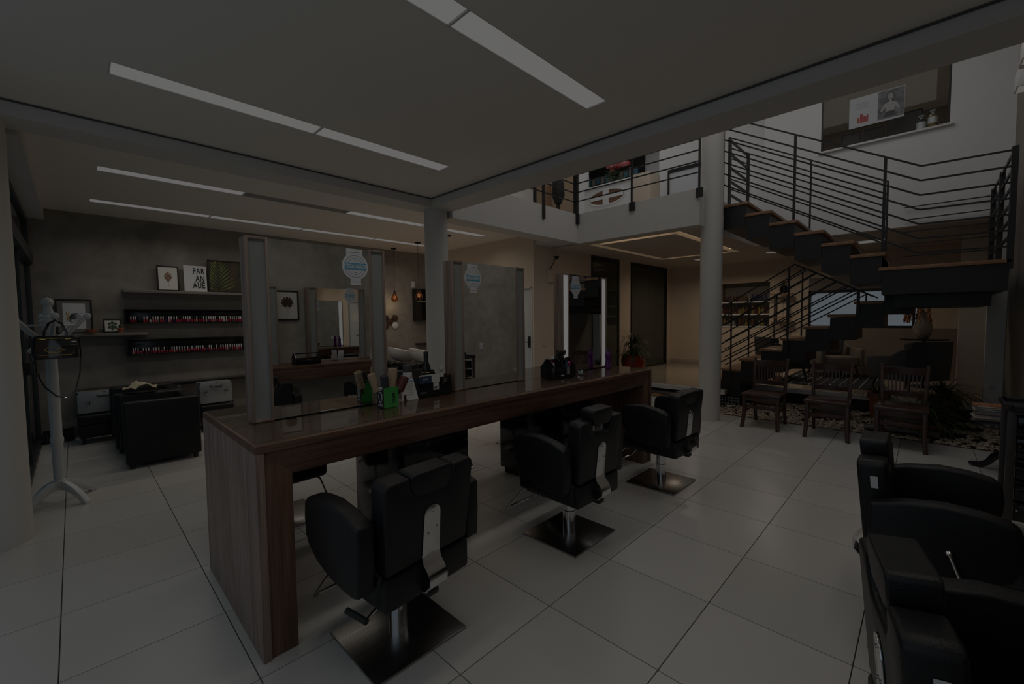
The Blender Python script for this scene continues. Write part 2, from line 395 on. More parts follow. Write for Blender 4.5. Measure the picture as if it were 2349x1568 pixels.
# columns
for nm, x, y, z1 in (('column_left', -.41, 4.55, 2.9), ('column_middle', 3.30, 4.55, 2.9), ('column_right', 6.505, 2.275, 6.5)):
    g = G().lathe([(.148, 0), (.148, z1)], 40, (x, y, 0)); struct(nm, g, white_paint)
# walls
struct('wall_back', G().box(-.6, 5.85, 8.2, 8.35, -.1, 3.3), conc)
struct('wall_right', G().box(-.6, 7.0, -1.05, -.9, -.1, 3.3), conc2)
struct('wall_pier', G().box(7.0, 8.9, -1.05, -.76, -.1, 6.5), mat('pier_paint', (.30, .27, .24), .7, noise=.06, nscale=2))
struct('wall_beige', G().box(5.7, 5.85, 5.0, 5.04, 0, 3.0).box(5.7, 5.85, 5.8, 8.2, 0, 3.0).box(5.7, 5.85, 5.04, 5.8, 2.08, 3.0)
       .box(5.85, 7.5, 5.0, 5.15, -.1, 3.0).box(8.6, 9.14, 5.0, 5.15, .2, 2.82).box(11.05, 11.5, 5.0, 5.15, .2, 2.82), beige)
struct('wall_far', G().box(11.4, 11.55, 3.74, 5.05, .2, 2.82).box(11.4, 11.55, 2.0, 2.66, .2, 2.82).box(11.4, 11.55, 2.66, 3.74, .2, 1.24)
       .box(11.4, 11.55, 2.66, 3.74, 2.33, 2.82).box(11.75, 11.8, 2.5, 3.9, 1.1, 2.5)
       .box(11.4, 11.55, 1.9, 2.0, .2, 2.82).box(11.4, 11.55, .15, 1.9, 2.34, 2.82).box(11.4, 11.55, .15, 1.9, .2, 1.28).box(11.4, 11.55, -1.0, .15, .2, 2.82), beige)
struct('wall_niche', G().box(11.55, 11.75, 2.60, 2.66, 1.2, 2.4).box(11.55, 11.75, 3.74, 3.8, 1.2, 2.4).box(11.55, 11.75, 2.6, 3.8, 1.18, 1.24).box(11.55, 11.75, 2.6, 3.8, 2.33, 2.39).box(11.70, 11.76, 2.6, 3.8, 1.2, 2.4),
       mat('niche_grey', (.22, .20, .165), .6))
struct('baseboard_far', G().box(11.37, 11.4, 3.74, 5.0, .28, .40).box(11.1, 11.4, 4.97, 5.0, .28, .4), mat('base_stone', (.46, .40, .36), .3), bevel=.003)
struct('wall_wainscot', G().box(11.36, 11.4, -1.0, 1.88, .28, 1.25), mat('wainscot_brown', (.27, .215, .175), .6))
struct('wall_lounge_side', G().box(8.9, 11.5, -1.1, -1.0, .2, 2.82), beige)
struct('panel_cream', G().box(9.6, 9.72, -1.0, -.35, .28, 2.81), beige)
# upper walls
wy0, wy1, wz0, wz1 = -.145, 1.345, 4.205, 5.45
struct('wall_upper', G().box(8.75, 8.9, -.76, 2.18, 2.83, wz0).box(8.75, 8.9, -.76, wy0, wz0, wz1).box(8.75, 8.9, wy1, 2.18, wz0, wz1).box(8.75, 8.9, -.76, 2.18, wz1, 6.5)
       .box(8.75, 8.9, -.76, -.585, 0, 2.83), upper_white)
struct('wall_upper_return', G().box(8.9, 11.4, 2.08, 2.18, 3.31, 6.5), upper_white)
struct('wall_upper_far', G().box(11.4, 11.5, 2.18, 8.3, 3.31, 6.5), upper_white)
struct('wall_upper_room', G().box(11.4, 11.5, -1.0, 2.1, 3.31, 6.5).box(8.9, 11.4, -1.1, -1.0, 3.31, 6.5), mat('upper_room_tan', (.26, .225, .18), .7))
struct('wall_upper_outer', G().box(3.1, 11.5, 8.3, 8.4, 3.3, 6.5).box(3.1, 3.2, -1.0, 8.4, 3.3, 6.5).box(3.1, 8.9, -1.12, -1.02, 2.9, 6.5), upper_white)
struct('ceiling_upper', G().box(3.1, 11.6, -1.1, 8.4, 6.5, 6.6), upper_white)
struct('ceiling_upper_room', G().box(8.9, 11.4, -1.0, 2.08, 5.36, 5.45), white_paint)
# interior window of the upper floor
wf = thing('window_1', 'interior window high in the white wall above the staircase', 'window', (8.75, 0, 0)); del wf['label']; del wf['category']; wf['kind'] = 'structure'
P(wf, 'window_frame', G().box(.0, .05, wy0, wy0+.025, wz0, wz1).box(.0, .05, wy1-.02, wy1, wz0, wz1), black_steel)
P(wf, 'window_pane', G().box(.02, .028, wy0+.025, wy1-.02, wz0+.01, wz1), clearglass)
P(wf, 'window_sill', G().box(-.05, .14, wy0-.04, wy1+.03, wz0-.03, wz0), upper_white, .004)
# ground-floor lounge window in the far wall
w2 = thing('window_2', '', '', (11.4, 0, 0)); del w2['label']; del w2['category']; w2['kind'] = 'structure'
P(w2, 'window_frame', G().box(-.02, .08, 1.86, 1.9, 1.28, 2.06).box(-.02, .08, .17, .21, 1.28, 2.06).box(-.02, .08, .17, 1.9, 2.0, 2.06).box(-.02, .08, .17, 1.9, 1.26, 1.30).box(.0, .06, 1.03, 1.07, 1.3, 2.0), black_steel)
P(w2, 'window_pane', G().box(.03, .036, .2, 1.87, 1.3, 2.0), clearglass)
P(w2, 'window_header', G().box(-.01, .1, .15, 1.9, 2.06, 2.34), greyfab and mat('header_grey', (.20, .18, .16), .7))
# sliding dark glass doors to the back rooms
def glass_door(name, x0, x1, split):
    d = thing(name, '', '', (0, 5.0, 0)); del d['label']; del d['category']; d['kind'] = 'structure'
    P(d, 'door_frame', G().box(x0, x0+.03, -.02, .08, .28, 2.78).box(x1-.04, x1, -.02, .08, .28, 2.78).box(x0, x1, -.02, .08, 2.72, 2.82).box(x0, x1, -.02, .08, .28, .31), black_steel)
    xs = [x0+.03]+split+[x1-.04]
    for i in range(len(xs)-1): P(d, 'door_pane', G().box(xs[i]+.004, xs[i+1]-.004, .0+.02*(i % 2), .014+.02*(i % 2), .31, 2.72), darkglass)
    return d
glass_door('door_1', 7.5, 8.6, []); glass_door('door_2', 9.14, 11.05, [9.97])
struct('wall_behind_doors', G().box(7.4, 11.5, 5.6, 5.7, .2, 2.9), black_mat)
# white door in the beige wall behind the second mirror
d3 = thing('door_3', '', '', (5.7, 5.42, 0)); del d3['label']; del d3['category']; d3['kind'] = 'structure'
P(d3, 'door_leaf', G().box(.03, .07, -.36, .36, .01, 2.06), white_lac, .003)
P(d3, 'door_frame', G().box(-.01, .1, -.38, -.36, 0, 2.08).box(-.01, .1, .36, .38, 0, 2.08).box(-.01, .1, -.38, .38, 2.06, 2.08), white_lac)
P(d3, 'door_handle', G().box(.005, .03, -.31, -.27, 1.0, 1.2).tube([(.0, -.29, 1.1), (-.04, -.29, 1.1), (-.04, -.18, 1.1)], .01), black_steel)
# glass facade on the left
ff = thing('window_facade', '', '', (-.38, 0, 0)); del ff['label']; del ff['category']; ff['kind'] = 'structure'
P(ff, 'facade_frame', G().box(-.03, .03, 4.7, 8.2, 2.80, 2.88).box(-.04, .06, 4.7, 8.2, 2.28, 2.42).box(-.04, .04, 4.7, 8.2, 0, .06).box(-.03, .03, 8.13, 8.2, 0, 2.86).box(-.03, .03, 4.7, 4.76, 0, 2.86)
  .box(-.025, .025, 6.62, 6.66, .06, 2.28).box(-.02, .02, 6.2, 6.23, 2.42, 2.8), facade_frame)
for y0, y1, z0, z1 in ((4.76, 6.62, .06, 2.28), (6.66, 8.13, .06, 2.28), (4.76, 6.2, 2.42, 2.8), (6.23, 8.13, 2.42, 2.8)): P(ff, 'facade_pane', G().box(-.006, .006, y0, y1, z0, z1), facglass)
P(ff, 'door_lock', G().box(.012, .06, 6.5, 6.78, 1.0, 1.13), black_mat, .006, label='black lock box on the glass')
struct('ground_outside', G().box(-4.5, -.75, -2, 11, -.15, -.02), outdoor)
struct('wall_outside', G().box(-2.6, -2.45, 3.2, 11, -.02, 3.4), outdoor)

# ================================================================== CEILING LIGHTS
def strip(name, hole, cuts, label, lit=None, powr=1.0):
    x0, x1, y0, y1 = hole; lit = lit or [True]*(len(cuts)-1)
    for i in range(len(cuts)-1):
        a, b = cuts[i], cuts[i+1]
        t = thing('ceiling_light', label[i], 'light', ((a+b)/2, (y0+y1)/2, 3.0), group='recessed strip panels in the ceiling')
        L = (b-a)/2; w = (y1-y0)/2
        P(t, 'housing', G().box(-L, L, -w, w, .075, .095).box(-L, -L+.006, -w, w, .0, .075).box(L-.006, L, -w, w, .0, .075).box(-L+.006, L-.006, -w, -w+.005, .0, .075).box(-L+.006, L-.006, w-.005, w, .0, .075), white_paint)
        P(t, 'diffuser', G().box(-L+.012, L-.012, -w+.007, w-.007, .005, .013), panel_lit if lit[i] else panel_off)
        if lit[i]: area('panel_lamp', ((a+b)/2, (y0+y1)/2, 3.002), (0, 0, -1), b-a-.05, y1-y0-.04, PANEL_E*powr, NEUT, 150)
strip('a', HA, [.21, 1.41, 2.63], ['recessed white light panel nearer the facade, in the strip over the middle of the table', 'recessed white light panel ending above the tall mirrors, in the strip over the table'], powr=.58)
strip('b', HB, [.21, 1.40, 2.63], ['recessed light panel cut by the top edge of the picture', 'recessed white light panel above the walkway, the largest one lit'], powr=1.2)
strip('e', HE, [.21, 1.41, 2.63], ['light panel above the wall counter, seen only in reflections', 'light panel above the seat beside the trolley, seen only in reflections'], powr=.9)  # out-of-view strip, added to brighten the front cement wall and near chairs
strip('c', HCc, [.22, 1.46, 2.70, 3.94, 5.2], ['lit panel nearest the glass facade in the strip just behind the cross beam', 'unlit panel in the strip just behind the cross beam', 'lit panel after the unlit one, left of the middle column', 'lit panel right of the middle column near the beige wall'], [True, False, True, True], powr=1.75)
strip('d', HD, [.20, 1.42, 2.66, 3.92, 5.1], ['first lit panel from the facade in the strip along the cement wall', 'second lit panel from the facade in the strip along the cement wall', 'third lit panel from the facade in the strip along the cement wall', 'fourth lit panel from the facade in the strip along the cement wall'], powr=1.75)
# cove light strips in the lounge ceiling
cl = thing('cove_light', 'warm rectangular cove light recessed in the lounge ceiling', 'light', (0, 0, 2.9))
P(cl, 'cove_back', G().box(6.4, 9.35, 2.68, 4.38, .0, .02), mat('cove_paint', (.75, .66, .52), .6))
for a in ((6.48, 9.27, 2.74, 2.77), (6.48, 9.27, 4.29, 4.32), (6.47, 6.50, 2.8, 4.26), (9.25, 9.28, 2.8, 4.26)): P(cl, 'led_strip', G().box(a[0], a[1], a[2], a[3], -.03, -.01), warm_lit)
for x, y, sx, sy in ((7.87, 2.79, 2.6, .05), (7.87, 4.27, 2.6, .05), (6.52, 3.53, .05, 1.3), (9.22, 3.53, .05, 1.3)):
    area('cove_lamp', (x, y, 2.86), (0, 0, 1), sx, sy, .7, WARM, 170)
for i, (x, y) in enumerate(((9.875, 3.69), (9.9, 2.27), (9.786, .735))):
    t = thing('ceiling_spot', ['square recessed spotlight right behind the tall column in the lounge ceiling', 'square recessed spotlight between the column and the stairs', 'wide recessed light above the stair landing railing'][i], 'light', (x, y, 2.81), group='lounge ceiling spots')
    w = .2 if i == 2 else .13
    P(t, 'rim', G().box(-w, w, -w, -w+.02, -.012, 0).box(-w, w, w-.02, w, -.012, 0).box(-w, -w+.02, -w+.02, w-.02, -.012, 0).box(w-.02, w, -w+.02, w-.02, -.012, 0), upper_white)
    P(t, 'diffuser', G().box(-w+.02, w-.02, -w+.02, w-.02, -.008, 0), spot_lit)
    area('spot_lamp', (x, y, 2.79), (0, 0, -1), .2, .2, 1.3 if i == 2 else 4.6, WARM, 160)
area('upper_room_lamp', (10.2, .6, 5.33), (0, 0, -1), .8, .8, 3.0, WARM, 150)

# ================================================================== STYLING TABLE
TZ = .976
tb = thing('styling_table', 'long walnut styling table with waterfall ends and a glass top', 'table', (0, 0, 0))
X0, X1, Y0, Y1 = .52, 4.205, 2.056, 3.12
P(tb, 'top_panel', G().box(X0+.001, X1-.001, Y0+.001, Y1-.001, TZ-.035, TZ), wood_x, .002)
P(tb, 'side_panel', G().box(X0, X0+.035, Y0+.0005, 2.50, 0, TZ-.036).box(X0, X0+.035, 2.503, Y1, 0, TZ-.036), wood_zl, .002, label='pale end panel with a vertical joint')
P(tb, 'side_panel', G().box(X1-.035, X1, Y0, Y1, 0, TZ-.036), wood_z, .002)
P(tb, 'leg_block', G().prism([(X0+.036, 0), (X0+.036, TZ-.036), (X0+.15, TZ-.15), (X0+.15, 0)], Y0+.012, Y1-.012, 'y'), wood_z, .002)
P(tb, 'leg_block', G().prism([(X1-.036, 0), (X1-.15, 0), (X1-.15, TZ-.15), (X1-.036, TZ-.036)], Y0+.012, Y1-.012, 'y'), wood_z, .002)
P(tb, 'apron', G().prism([(X0+.037, TZ-.036), (X1-.037, TZ-.036), (X1-.15, TZ-.155), (X0+.15, TZ-.155)], Y0+.012, Y1-.012, 'y'), wood_x, .002)
for i, (a, b, lb) in enumerate(((Y0+.03, 2.49, 'front clear glass plate lying on the walnut table top'), (2.494, Y1-.02, 'rear clear glass plate lying on the table under the mirrors'))):
    T('glass_plate', G().box(X0+.012, X1-.012, a, b, TZ+.0008, TZ+.008), tableglass, lb, 'glass plate', bevel=0, smooth=0)
TG = TZ+.0085

# mirror units: light box, mirror, light box
def mirror_unit(xc, yf, z0, z1, label, name='mirror_unit', lit=False, facing=1, group=None, depth=.11, sticker=None):
    """facing=1: front towards -Y"""
    t = thing(name, label, 'mirror', (xc, yf, z0), 0 if facing == 1 else PI, group)
    w = .39; pw = .105; h = z1-z0
    for s in (-1, 1):
        a, b = (-w, -w+pw) if s < 0 else (w-pw, w)
        bx = P(t, 'light_box', G().box(a, a+.012, 0, depth, 0, h).box(b-.012, b, 0, depth, 0, h).box(a+.012, b-.012, 0, depth, h-.014, h).box(a+.012, b-.012, 0, depth, 0, .014), wood_zl, .0015)
        P(bx, 'frosted_pane', G().box(a+.012, b-.012, .012, .018, .014, h-.014), frost_lit if lit else frosted)
        P(bx, 'frosted_pane', G().box(a+.012, b-.012, depth-.018, depth-.012, .014, h-.014), frost_lit if lit else frosted)
        if lit: P(bx, 'lamp_glow', G().box((a+b)/2-.01, (a+b)/2+.01, .03, .05, .1, h-.1), frost_lit)
    P(t, 'mirror_pane', G().box(-w+pw, w-pw, .004, .010, .004, h-.004), mirror, 0, smooth=0)
    P(t, 'backing', G().box(-w+pw, w-pw, .011, depth-.012, 0, h-.004), black_mat)
    P(t, 'mirror_pane', G().box(-w+pw, w-pw, depth-.011, depth-.005, .004, h-.004), mirror, 0, smooth=0)
    return t
def sticker(x, z, yv, label, sgn=1, r=.082):
    """round DIGA NAO sticker on a mirror whose glass is at y=yv"""
    rot = 0 if sgn == 1 else PI
    t = thing('round_sticker', label, 'sticker', (x, yv, z), rot, 'round paper stickers on the mirrors')
    n = 40
    disc = [(r*math.cos(2*PI*i/n), r*math.sin(2*PI*i/n)) for i in range(n)]
    P(t, 'paper_disc', G().prism(disc, -.0012, 0, 'y'), papercool); P(t, 'paper_tab', G().box(-.055, .048, -.0009, -.0001, .055, .105), papercool); P(t, 'paper_tab', G().box(-.032, .034, -.0009, -.0001, -.112, -.06), papercool)
    def ring(ra, rb, m, nm):
        g = G()
        for i in range(n):
            a0, a1 = 2*PI*i/n, 2*PI*(i+1)/n
            q = [(rr*math.cos(a), -.0016, rr*math.sin(a)) for rr, a in ((ra, a0), (rb, a0), (rb, a1), (ra, a1))]; g.sheet(q)
        P(t, nm, g, m)
    ring(.064, .067, inkgrey, 'printed_ring'); ring(.048, .0505, inkgrey, 'printed_ring')
    P(t, 'blue_band', G().box(-.068, .07, -.002, -.0013, -.021, .021), blue_ink)
    text_obj(t, 'band_text', 'DIGA NÃO!', .032, paper, at(0, -.0022, .0, FACE_NEG_Y), bold=.0008, xs=.82)
    P(t, 'small_print', G().box(-.035, .03, -.0016, -.0012, .083, .087).box(-.02, .022, -.0016, -.0012, -.095, -.091).box(-.01, .01, -.0016, -.0012, .032, .036).box(-.008, .01, -.0016, -.0012, -.04, -.036), inkgrey)
    return t
MF = 2.505
mirror_unit(1.02, MF, TG, 1.958, 'tall wood framed mirror nearest the table end by the armchairs', group='mirrors on the long table')
mirror_unit(2.345, MF, TG, 1.952, 'tall wood framed mirror in the middle of the long table', group='mirrors on the long table')
mirror_unit(3.665, MF, TG, 1.948, 'tall wood framed mirror with lit side strips at the far table end', lit=True, group='mirrors on the long table')
sticker(1.215, 1.845, MF+.004, 'round blue and white sticker at the upper right of the mirror nearest the armchairs')
sticker(2.155, 1.83, MF+.004, 'round blue and white sticker at the upper left of the middle table mirror')
sticker(3.49, 1.825, MF+.004, 'round blue and white sticker at the upper left of the lit mirror')

# ================================================================== SALON CHAIRS
def salon_chair(x, y, rz, label, raised=False, lever=-1, tags=True, recline=False):
    t = thing('salon_chair', label, 'chair', (x, y, 0), rz, 'black hydraulic salon chairs')
    bp = P(t, 'base_plate', G().box(-.24, .24, -.225, .225, .0, .012), steel, .002); bp.rotation_euler.z = -rz if abs(rz) < 1 else PI-rz
    P(t, 'pole', G().lathe([(.045, .012), (.045, .17), (.041, .175), (.041, .25), (.047, .25), (.047, .30)], 28), chrome)
    P(t, 'seat_plate', G().box(-.11, .11, -.13, .13, .29, .315).box(-.03, .03, -.27, -.1, .295, .32), dark_plastic, .004)
    lv = P(t, 'lever', G().tube([(lever*.0, -.045, .315), (lever*.07, -.08, .305), (lever*.15, -.115, .292), (lever*.24, -.14, .275), (lever*.262, -.146, .268)], [.009, .010, .009, .008, .008], 10), chrome)
    P(lv, 'lever_grip', G().tube([(lever*.262, -.155, .268), (lever*.29, -.045, .286)], .013, 10), rubber)
    P(t, 'seat', G().box(-.252, .252, -.225, .26, .325, .47), black_leather, .035, 4)
    P(t, 'seat_skirt', G().box(-.235, .235, -.252, .2, .315, .455), black_leather, .015, 2)
    prof = [(-.220, .425), (-.228, .56), (-.226, .705), (-.12, .738), (.0, .757), (.10, .752), (.175, .737), (.205, .715), (.213, .64), (.207, .565), (.185, .52), (.11, .465), (0, .43), (-.10, .416), (-.18, .412)]
    for s in (-1, 1):
        a = P(t, 'armrest', G().prism(prof, s*.258, s*.338, 'x'), black_leather, .013, 3)
        P(a, 'seam', G().tube([(s*.327, p, q) for p, q in [(yy*.985, .56+(zz-.56)*.985) for yy, zz in prof]], .003, 5, closed=True), black_leather)
    # reclined back with a notch for the headrest
    def back_m(): return Matrix.Translation((0, -.192, .47)) @ Matrix.Rotation(R(5), 4, 'X')
    H = .398; w0, w1 = .225, .247; nw, nd = .112, .095
    poly = [(-w0, .0), (w0, .0), (w1-.006, .25), (w1, H-.02), (w1-.02, H), (nw+.008, H), (nw, H-nd+.04), (nw-.03, H-nd), (-nw+.03, H-nd), (-nw, H-nd+.04), (-nw-.008, H), (-w1+.02, H), (-w1, H-.02), (-w1+.006, .25)]
    P(t, 'backrest', G().prism(poly, -.058, .046, 'y', back_m()), black_leather, .014, 3)
    dz = .048 if raised else -.014
    hm = back_m() @ Matrix.Translation((0, .012, H-nd+.006+dz))
    hp = [(-nw+.036, 0), (nw-.036, 0), (nw-.005, .036), (nw, .07), (nw, nd), (nw-.012, nd+.012), (-nw+.012, nd+.012), (-nw, nd), (-nw, .07), (-nw+.005, .036)]
    hd = P(t, 'headrest', G().prism(hp, -.066, .036, 'y', hm), black_leather, .022, 4)
    if raised:
        g = G()
        for s in (-1, 1): g.tube([hm @ Vector((s*.045, -.03, .02)), hm @ Vector((s*.045, -.03, -.1))], .006, 8)
        P(hd, 'pin', g, chrome)
    bm_ = back_m()
    P(t, 'back_seam', G().tube([bm_ @ Vector((-.21, .056, .06)), bm_ @ Vector((0, .06, .15)), bm_ @ Vector((.21, .056, .06))], .004, 6), black_leather)
    # chrome bracket: rounded plate on the back, S-curve below
    pl = [(.045*math.cos(a), .20+.045*math.sin(a)) for a in [PI*i/10 for i in range(11)]]+[(-.049, .015), (.049, .015)]
    br = P(t, 'bracket', G().prism(pl, -.064, -.059, 'y', bm_), chrome, .001)
    sc = [(-.062, .02), (-.074, -.012), (-.100, -.034), (-.122, -.065), (-.122, -.10), (-.098, -.132), (-.055, -.145), (.02, -.148), (.06, -.148)]
    sc2 = [(p[0]+.006, p[1]-.002) for p in sc]
    g = G()
    A = [[g.bm.verts.new(bm_ @ Vector((sx*.05, yy, zz))) for sx in (-1, 1)] for yy, zz in sc]
    B = [[g.bm.verts.new(bm_ @ Vector((sx*.05, yy+.007, zz+.003))) for sx in (-1, 1)] for yy, zz in sc]
    for i in range(len(sc)-1):
        g.bm.faces.new((A[i][0], A[i][1], A[i+1][1], A[i+1][0])); g.bm.faces.new((B[i][0], B[i+1][0], B[i+1][1], B[i][1]))
        g.bm.faces.new((A[i][0], A[i+1][0], B[i+1][0], B[i][0])); g.bm.faces.new((A[i][1], B[i][1], B[i+1][1], A[i+1][1]))
    g.bm.faces.new((A[0][0], B[0][0], B[0][1], A[0][1])); g.bm.faces.new((A[-1][0], A[-1][1], B[-1][1], B[-1][0]))
    P(br, 'bracket_spring', g, chrome, smooth=60)
    g = G()
    for px, pz in ((0, .215), (-.022, .12), (.024, .14)): g.tube([bm_ @ Vector((px, -.064, pz)), bm_ @ Vector((px, -.068, pz))], .005, 8)
    P(br, 'screw', g, steel)
    # footrest: two chrome tubes and a crossbar
    P(t, 'footrest', G().tube([(-.19, .12, .325), (-.195, .25, .31), (-.205, .40, .14), (-.20, .43, .105), (-.17, .445, .10), (.17, .445, .10), (.20, .43, .105), (.205, .40, .14), (.195, .25, .31), (.19, .12, .325)], .0085, 8), chrome)
    if recline:
        P(t, 'recline_lever', G().tube([(.349, .02, .575), (.352, .05, .49), (.350, .10, .38), (.30, .12, .36)], .006, 8).ball((.349, .018, .58), .013, 10), chrome)
    if tags:
        P(t, 'fabric_tag', G().box(w1-.004+.004, w1+.006, -.012, .014, .28, .33, bm_), papercool, label='small white label on the side seam')
    return t
salon_chair(1.04, 1.805, R(5), 'black salon chair at the near end of the table, its back to the camera', lever=-1, tags=False)
salon_chair(2.385, 1.775, R(-1), 'black salon chair with raised headrest, in the middle of the near row', raised=True, lever=1, tags=False)
salon_chair(3.73, 1.725, R(-2), 'black salon chair at the far table end beside the tall column', lever=1, tags=False)
salon_chair(1.06, 3.53, PI+R(3), 'black salon chair behind the table beside its pale end panel', tags=False)
salon_chair(2.42, 3.52, PI-R(2), 'black salon chair behind the table between the two black cabinets', tags=False)
salon_chair(3.78, 3.52, PI, 'black salon chair behind the table next to the far table leg', tags=False)
salon_chair(2.70, -.07, PI, 'black salon chair with raised headrest, seen from the side beside the trolley', raised=True, lever=1, recline=True)
salon_chair(1.445, -.20, PI+R(13), 'nearest black salon chair, cut off by the bottom of the picture', raised=True, lever=1)

# cabinets under the table
def cabinet(x0, x1, y0, y1, h, label):
    t = thing('drawer_cabinet', label, 'cabinet', ((x0+x1)/2, (y0+y1)/2, 0), 0, 'black cabinets under the table'); w = (x1-x0)/2; d = (y1-y0)/2
    P(t, 'body', G().box(-w, w, -d+.02, d, .06, h), black_lac, .003)
    P(t, 'plinth', G().box(-w+.03, w-.03, -d+.05, d-.03, 0, .06), black_mat)
    n = 3; hh = (h-.09)/n
    for i in range(n):
        dr = P(t, 'drawer', G().box(-w+.006, w-.006, -d, -d+.018, .07+i*hh, .07+(i+1)*hh-.008), black_lac, .002)
        P(dr, 'drawer_slot', G().box(-w+.02, w-.02, -d-.002, -d, .07+(i+1)*hh-.05, .07+(i+1)*hh-.03), dark_plastic)
cabinet(1.44, 1.97, 2.37, 3.06, .76, 'glossy black drawer cabinet under the table behind the near chair')
cabinet(2.90, 3.42, 2.22, 3.0, .74, 'glossy black drawer cabinet under the table behind the middle chair')

# ================================================================== OPPOSITE STATION (behind the near chairs, seen in the mirrors)
ct = thing('wall_counter', 'narrow walnut styling counter along the cement wall, seen in the mirror', 'counter', (0, 0, 0))
P(ct, 'top', G().box(.9, 3.35, -.9, -.40, .945, .978), wood_x, .002)
P(ct, 'apron', G().box(.9, 3.35, -.43, -.405, .80, .945), wood_x, .002)
P(ct, 'side_panel', G().box(.9, .935, -.9, -.43, 0, .945), wood_z); P(ct, 'side_panel', G().box(3.315, 3.35, -.9, -.43, 0, .945), wood_z)
mirror_unit(2.53, -.74, .979, 1.955, 'wood framed mirror on the wall counter, seen inside the mirror nearest the armchairs', facing=-1, depth=.14)
mirror_unit(1.38, -.74, .979, 1.95, 'second wood framed mirror on the wall counter, cut by the post in the reflection', facing=-1, depth=.14)
sticker(2.70, 1.86, -.744, 'small round sticker on the reflected wall mirror', -1)
def picture_frame(name, w, h, loc, rz, label, fr=.018, m=None, pm=None, tilt=0, cat='picture', dep=.022, framem=None, group=None):
    t = thing(name, label, cat, loc, rz, group); framem = framem or black_mat
    t.rotation_euler = (R(tilt), 0, rz)
    if fr: P(t, 'frame', G().box(-w/2, -w/2+fr, 0, dep, 0, h).box(w/2-fr, w/2, 0, dep, 0, h).box(-w/2+fr, w/2-fr, 0, dep, 0, fr).box(-w/2+fr, w/2-fr, 0, dep, h-fr, h), framem, .0015)
    P(t, 'print', G().box(-w/2+fr+.0005, w/2-fr-.0005, .006, .012 if fr else dep, fr+.0005, h-fr-.0005), pm or paper)
    return t
def poly_leaf(cx, cz, s, kind):
    """flat printed leaf outlines as (x,z) polygons"""
    out = []
    if kind == 'monstera':
        for i in range(11):
            a = R(-62+i*30.5); L = s*(1.0-.22*abs(i-5)/5); w = .19*s*(1-.2*abs(i-5)/5)
            d = (math.cos(a), math.sin(a)); n = (-d[1], d[0])
            out.append([(cx+d[0]*L*.12-n[0]*w*.3, cz+d[1]*L*.12-n[1]*w*.3), (cx+d[0]*L*.6-n[0]*w, cz+d[1]*L*.6-n[1]*w), (cx+d[0]*L*.95-n[0]*w*.8, cz+d[1]*L*.95-n[1]*w*.8), (cx+d[0]*L, cz+d[1]*L), (cx+d[0]*L*.93+n[0]*w*.85, cz+d[1]*L*.93+n[1]*w*.85), (cx+d[0]*L*.55+n[0]*w*.9, cz+d[1]*L*.55+n[1]*w*.9), (cx+d[0]*L*.1+n[0]*w*.3, cz+d[1]*L*.1+n[1]*w*.3)])
        out.append([(cx+.25*s*math.cos(2*PI*i/10), cz+.25*s*math.sin(2*PI*i/10)) for i in range(10)])
        out.append([(cx-.02*s, cz-.1*s), (cx+.02*s, cz-.1*s), (cx-.06*s, cz-1.55*s), (cx-.1*s, cz-1.55*s)])
    elif kind == 'banana':
        for i in range(8):
            z0 = cz-.8*s+i*.2*s
            for sg in (-1, 1):
                wv = s*.52*math.sin(PI*(i+.8)/8.6)
                out.append([(cx+sg*.012*s, z0), (cx+sg*wv, z0+.12*s), (cx+sg*wv*.96, z0+.27*s), (cx+sg*.012*s, z0+.17*s)])
        out.append([(cx-.02*s, cz+.8*s), (cx+.02*s, cz+.8*s), (cx+.05*s, cz-1.5*s), (cx+.02*s, cz-1.5*s)])
    elif kind == 'palm':
        for sg in (-1, 1):
            for i in range(13):
                z0 = cz-s+i*.15*s; L = s*(1.0-.03*i)
                a = R(20+i*4.2)
                p = (cx, z0); d = (sg*math.cos(a), math.sin(a)); n = (-d[1], d[0]); w = .028*s
                out.append([p, (p[0]+d[0]*L*.5+n[0]*w, p[1]+d[1]*L*.5+n[1]*w), (p[0]+d[0]*L, p[1]+d[1]*L), (p[0]+d[0]*L*.5-n[0]*w, p[1]+d[1]*L*.5-n[1]*w)])
    return out
def printed(t, polys, m, y=.0054, name='printed_leaf', clip=None):
    g = G()
    for k, p in enumerate(polys):
        if clip:
            x0, x1, z0, z1 = clip; p = [(min(max(a, x0), x1), min(max(b, z0), z1)) for a, b in p]
            if max(a for a, b in p)-min(a for a, b in p) < .002 or max(b for a, b in p)-min(b for a, b in p) < .002: continue
        g.sheet([(a, y-.00003*k, b) for a, b in p])
    return P(t, name, g, m, smooth=0)
brown_ink = mat('brown_ink', (.20, .10, .045), .7, noise=.35, nscale=30)
dkbrown_ink = mat('dark_brown_ink', (.07, .04, .03), .7, noise=.3, nscale=30)
olive_ink = mat('olive_ink', (.17, .20, .05), .7, noise=.5, nscale=9)
t = picture_frame('framed_picture', .28, .38, (1.93, -.878, 1.53), PI, 'black framed print of a split leaf on the cement wall, seen in the mirror')
printed(t, poly_leaf(0, .22, .085, 'monstera'), dkbrown_ink)
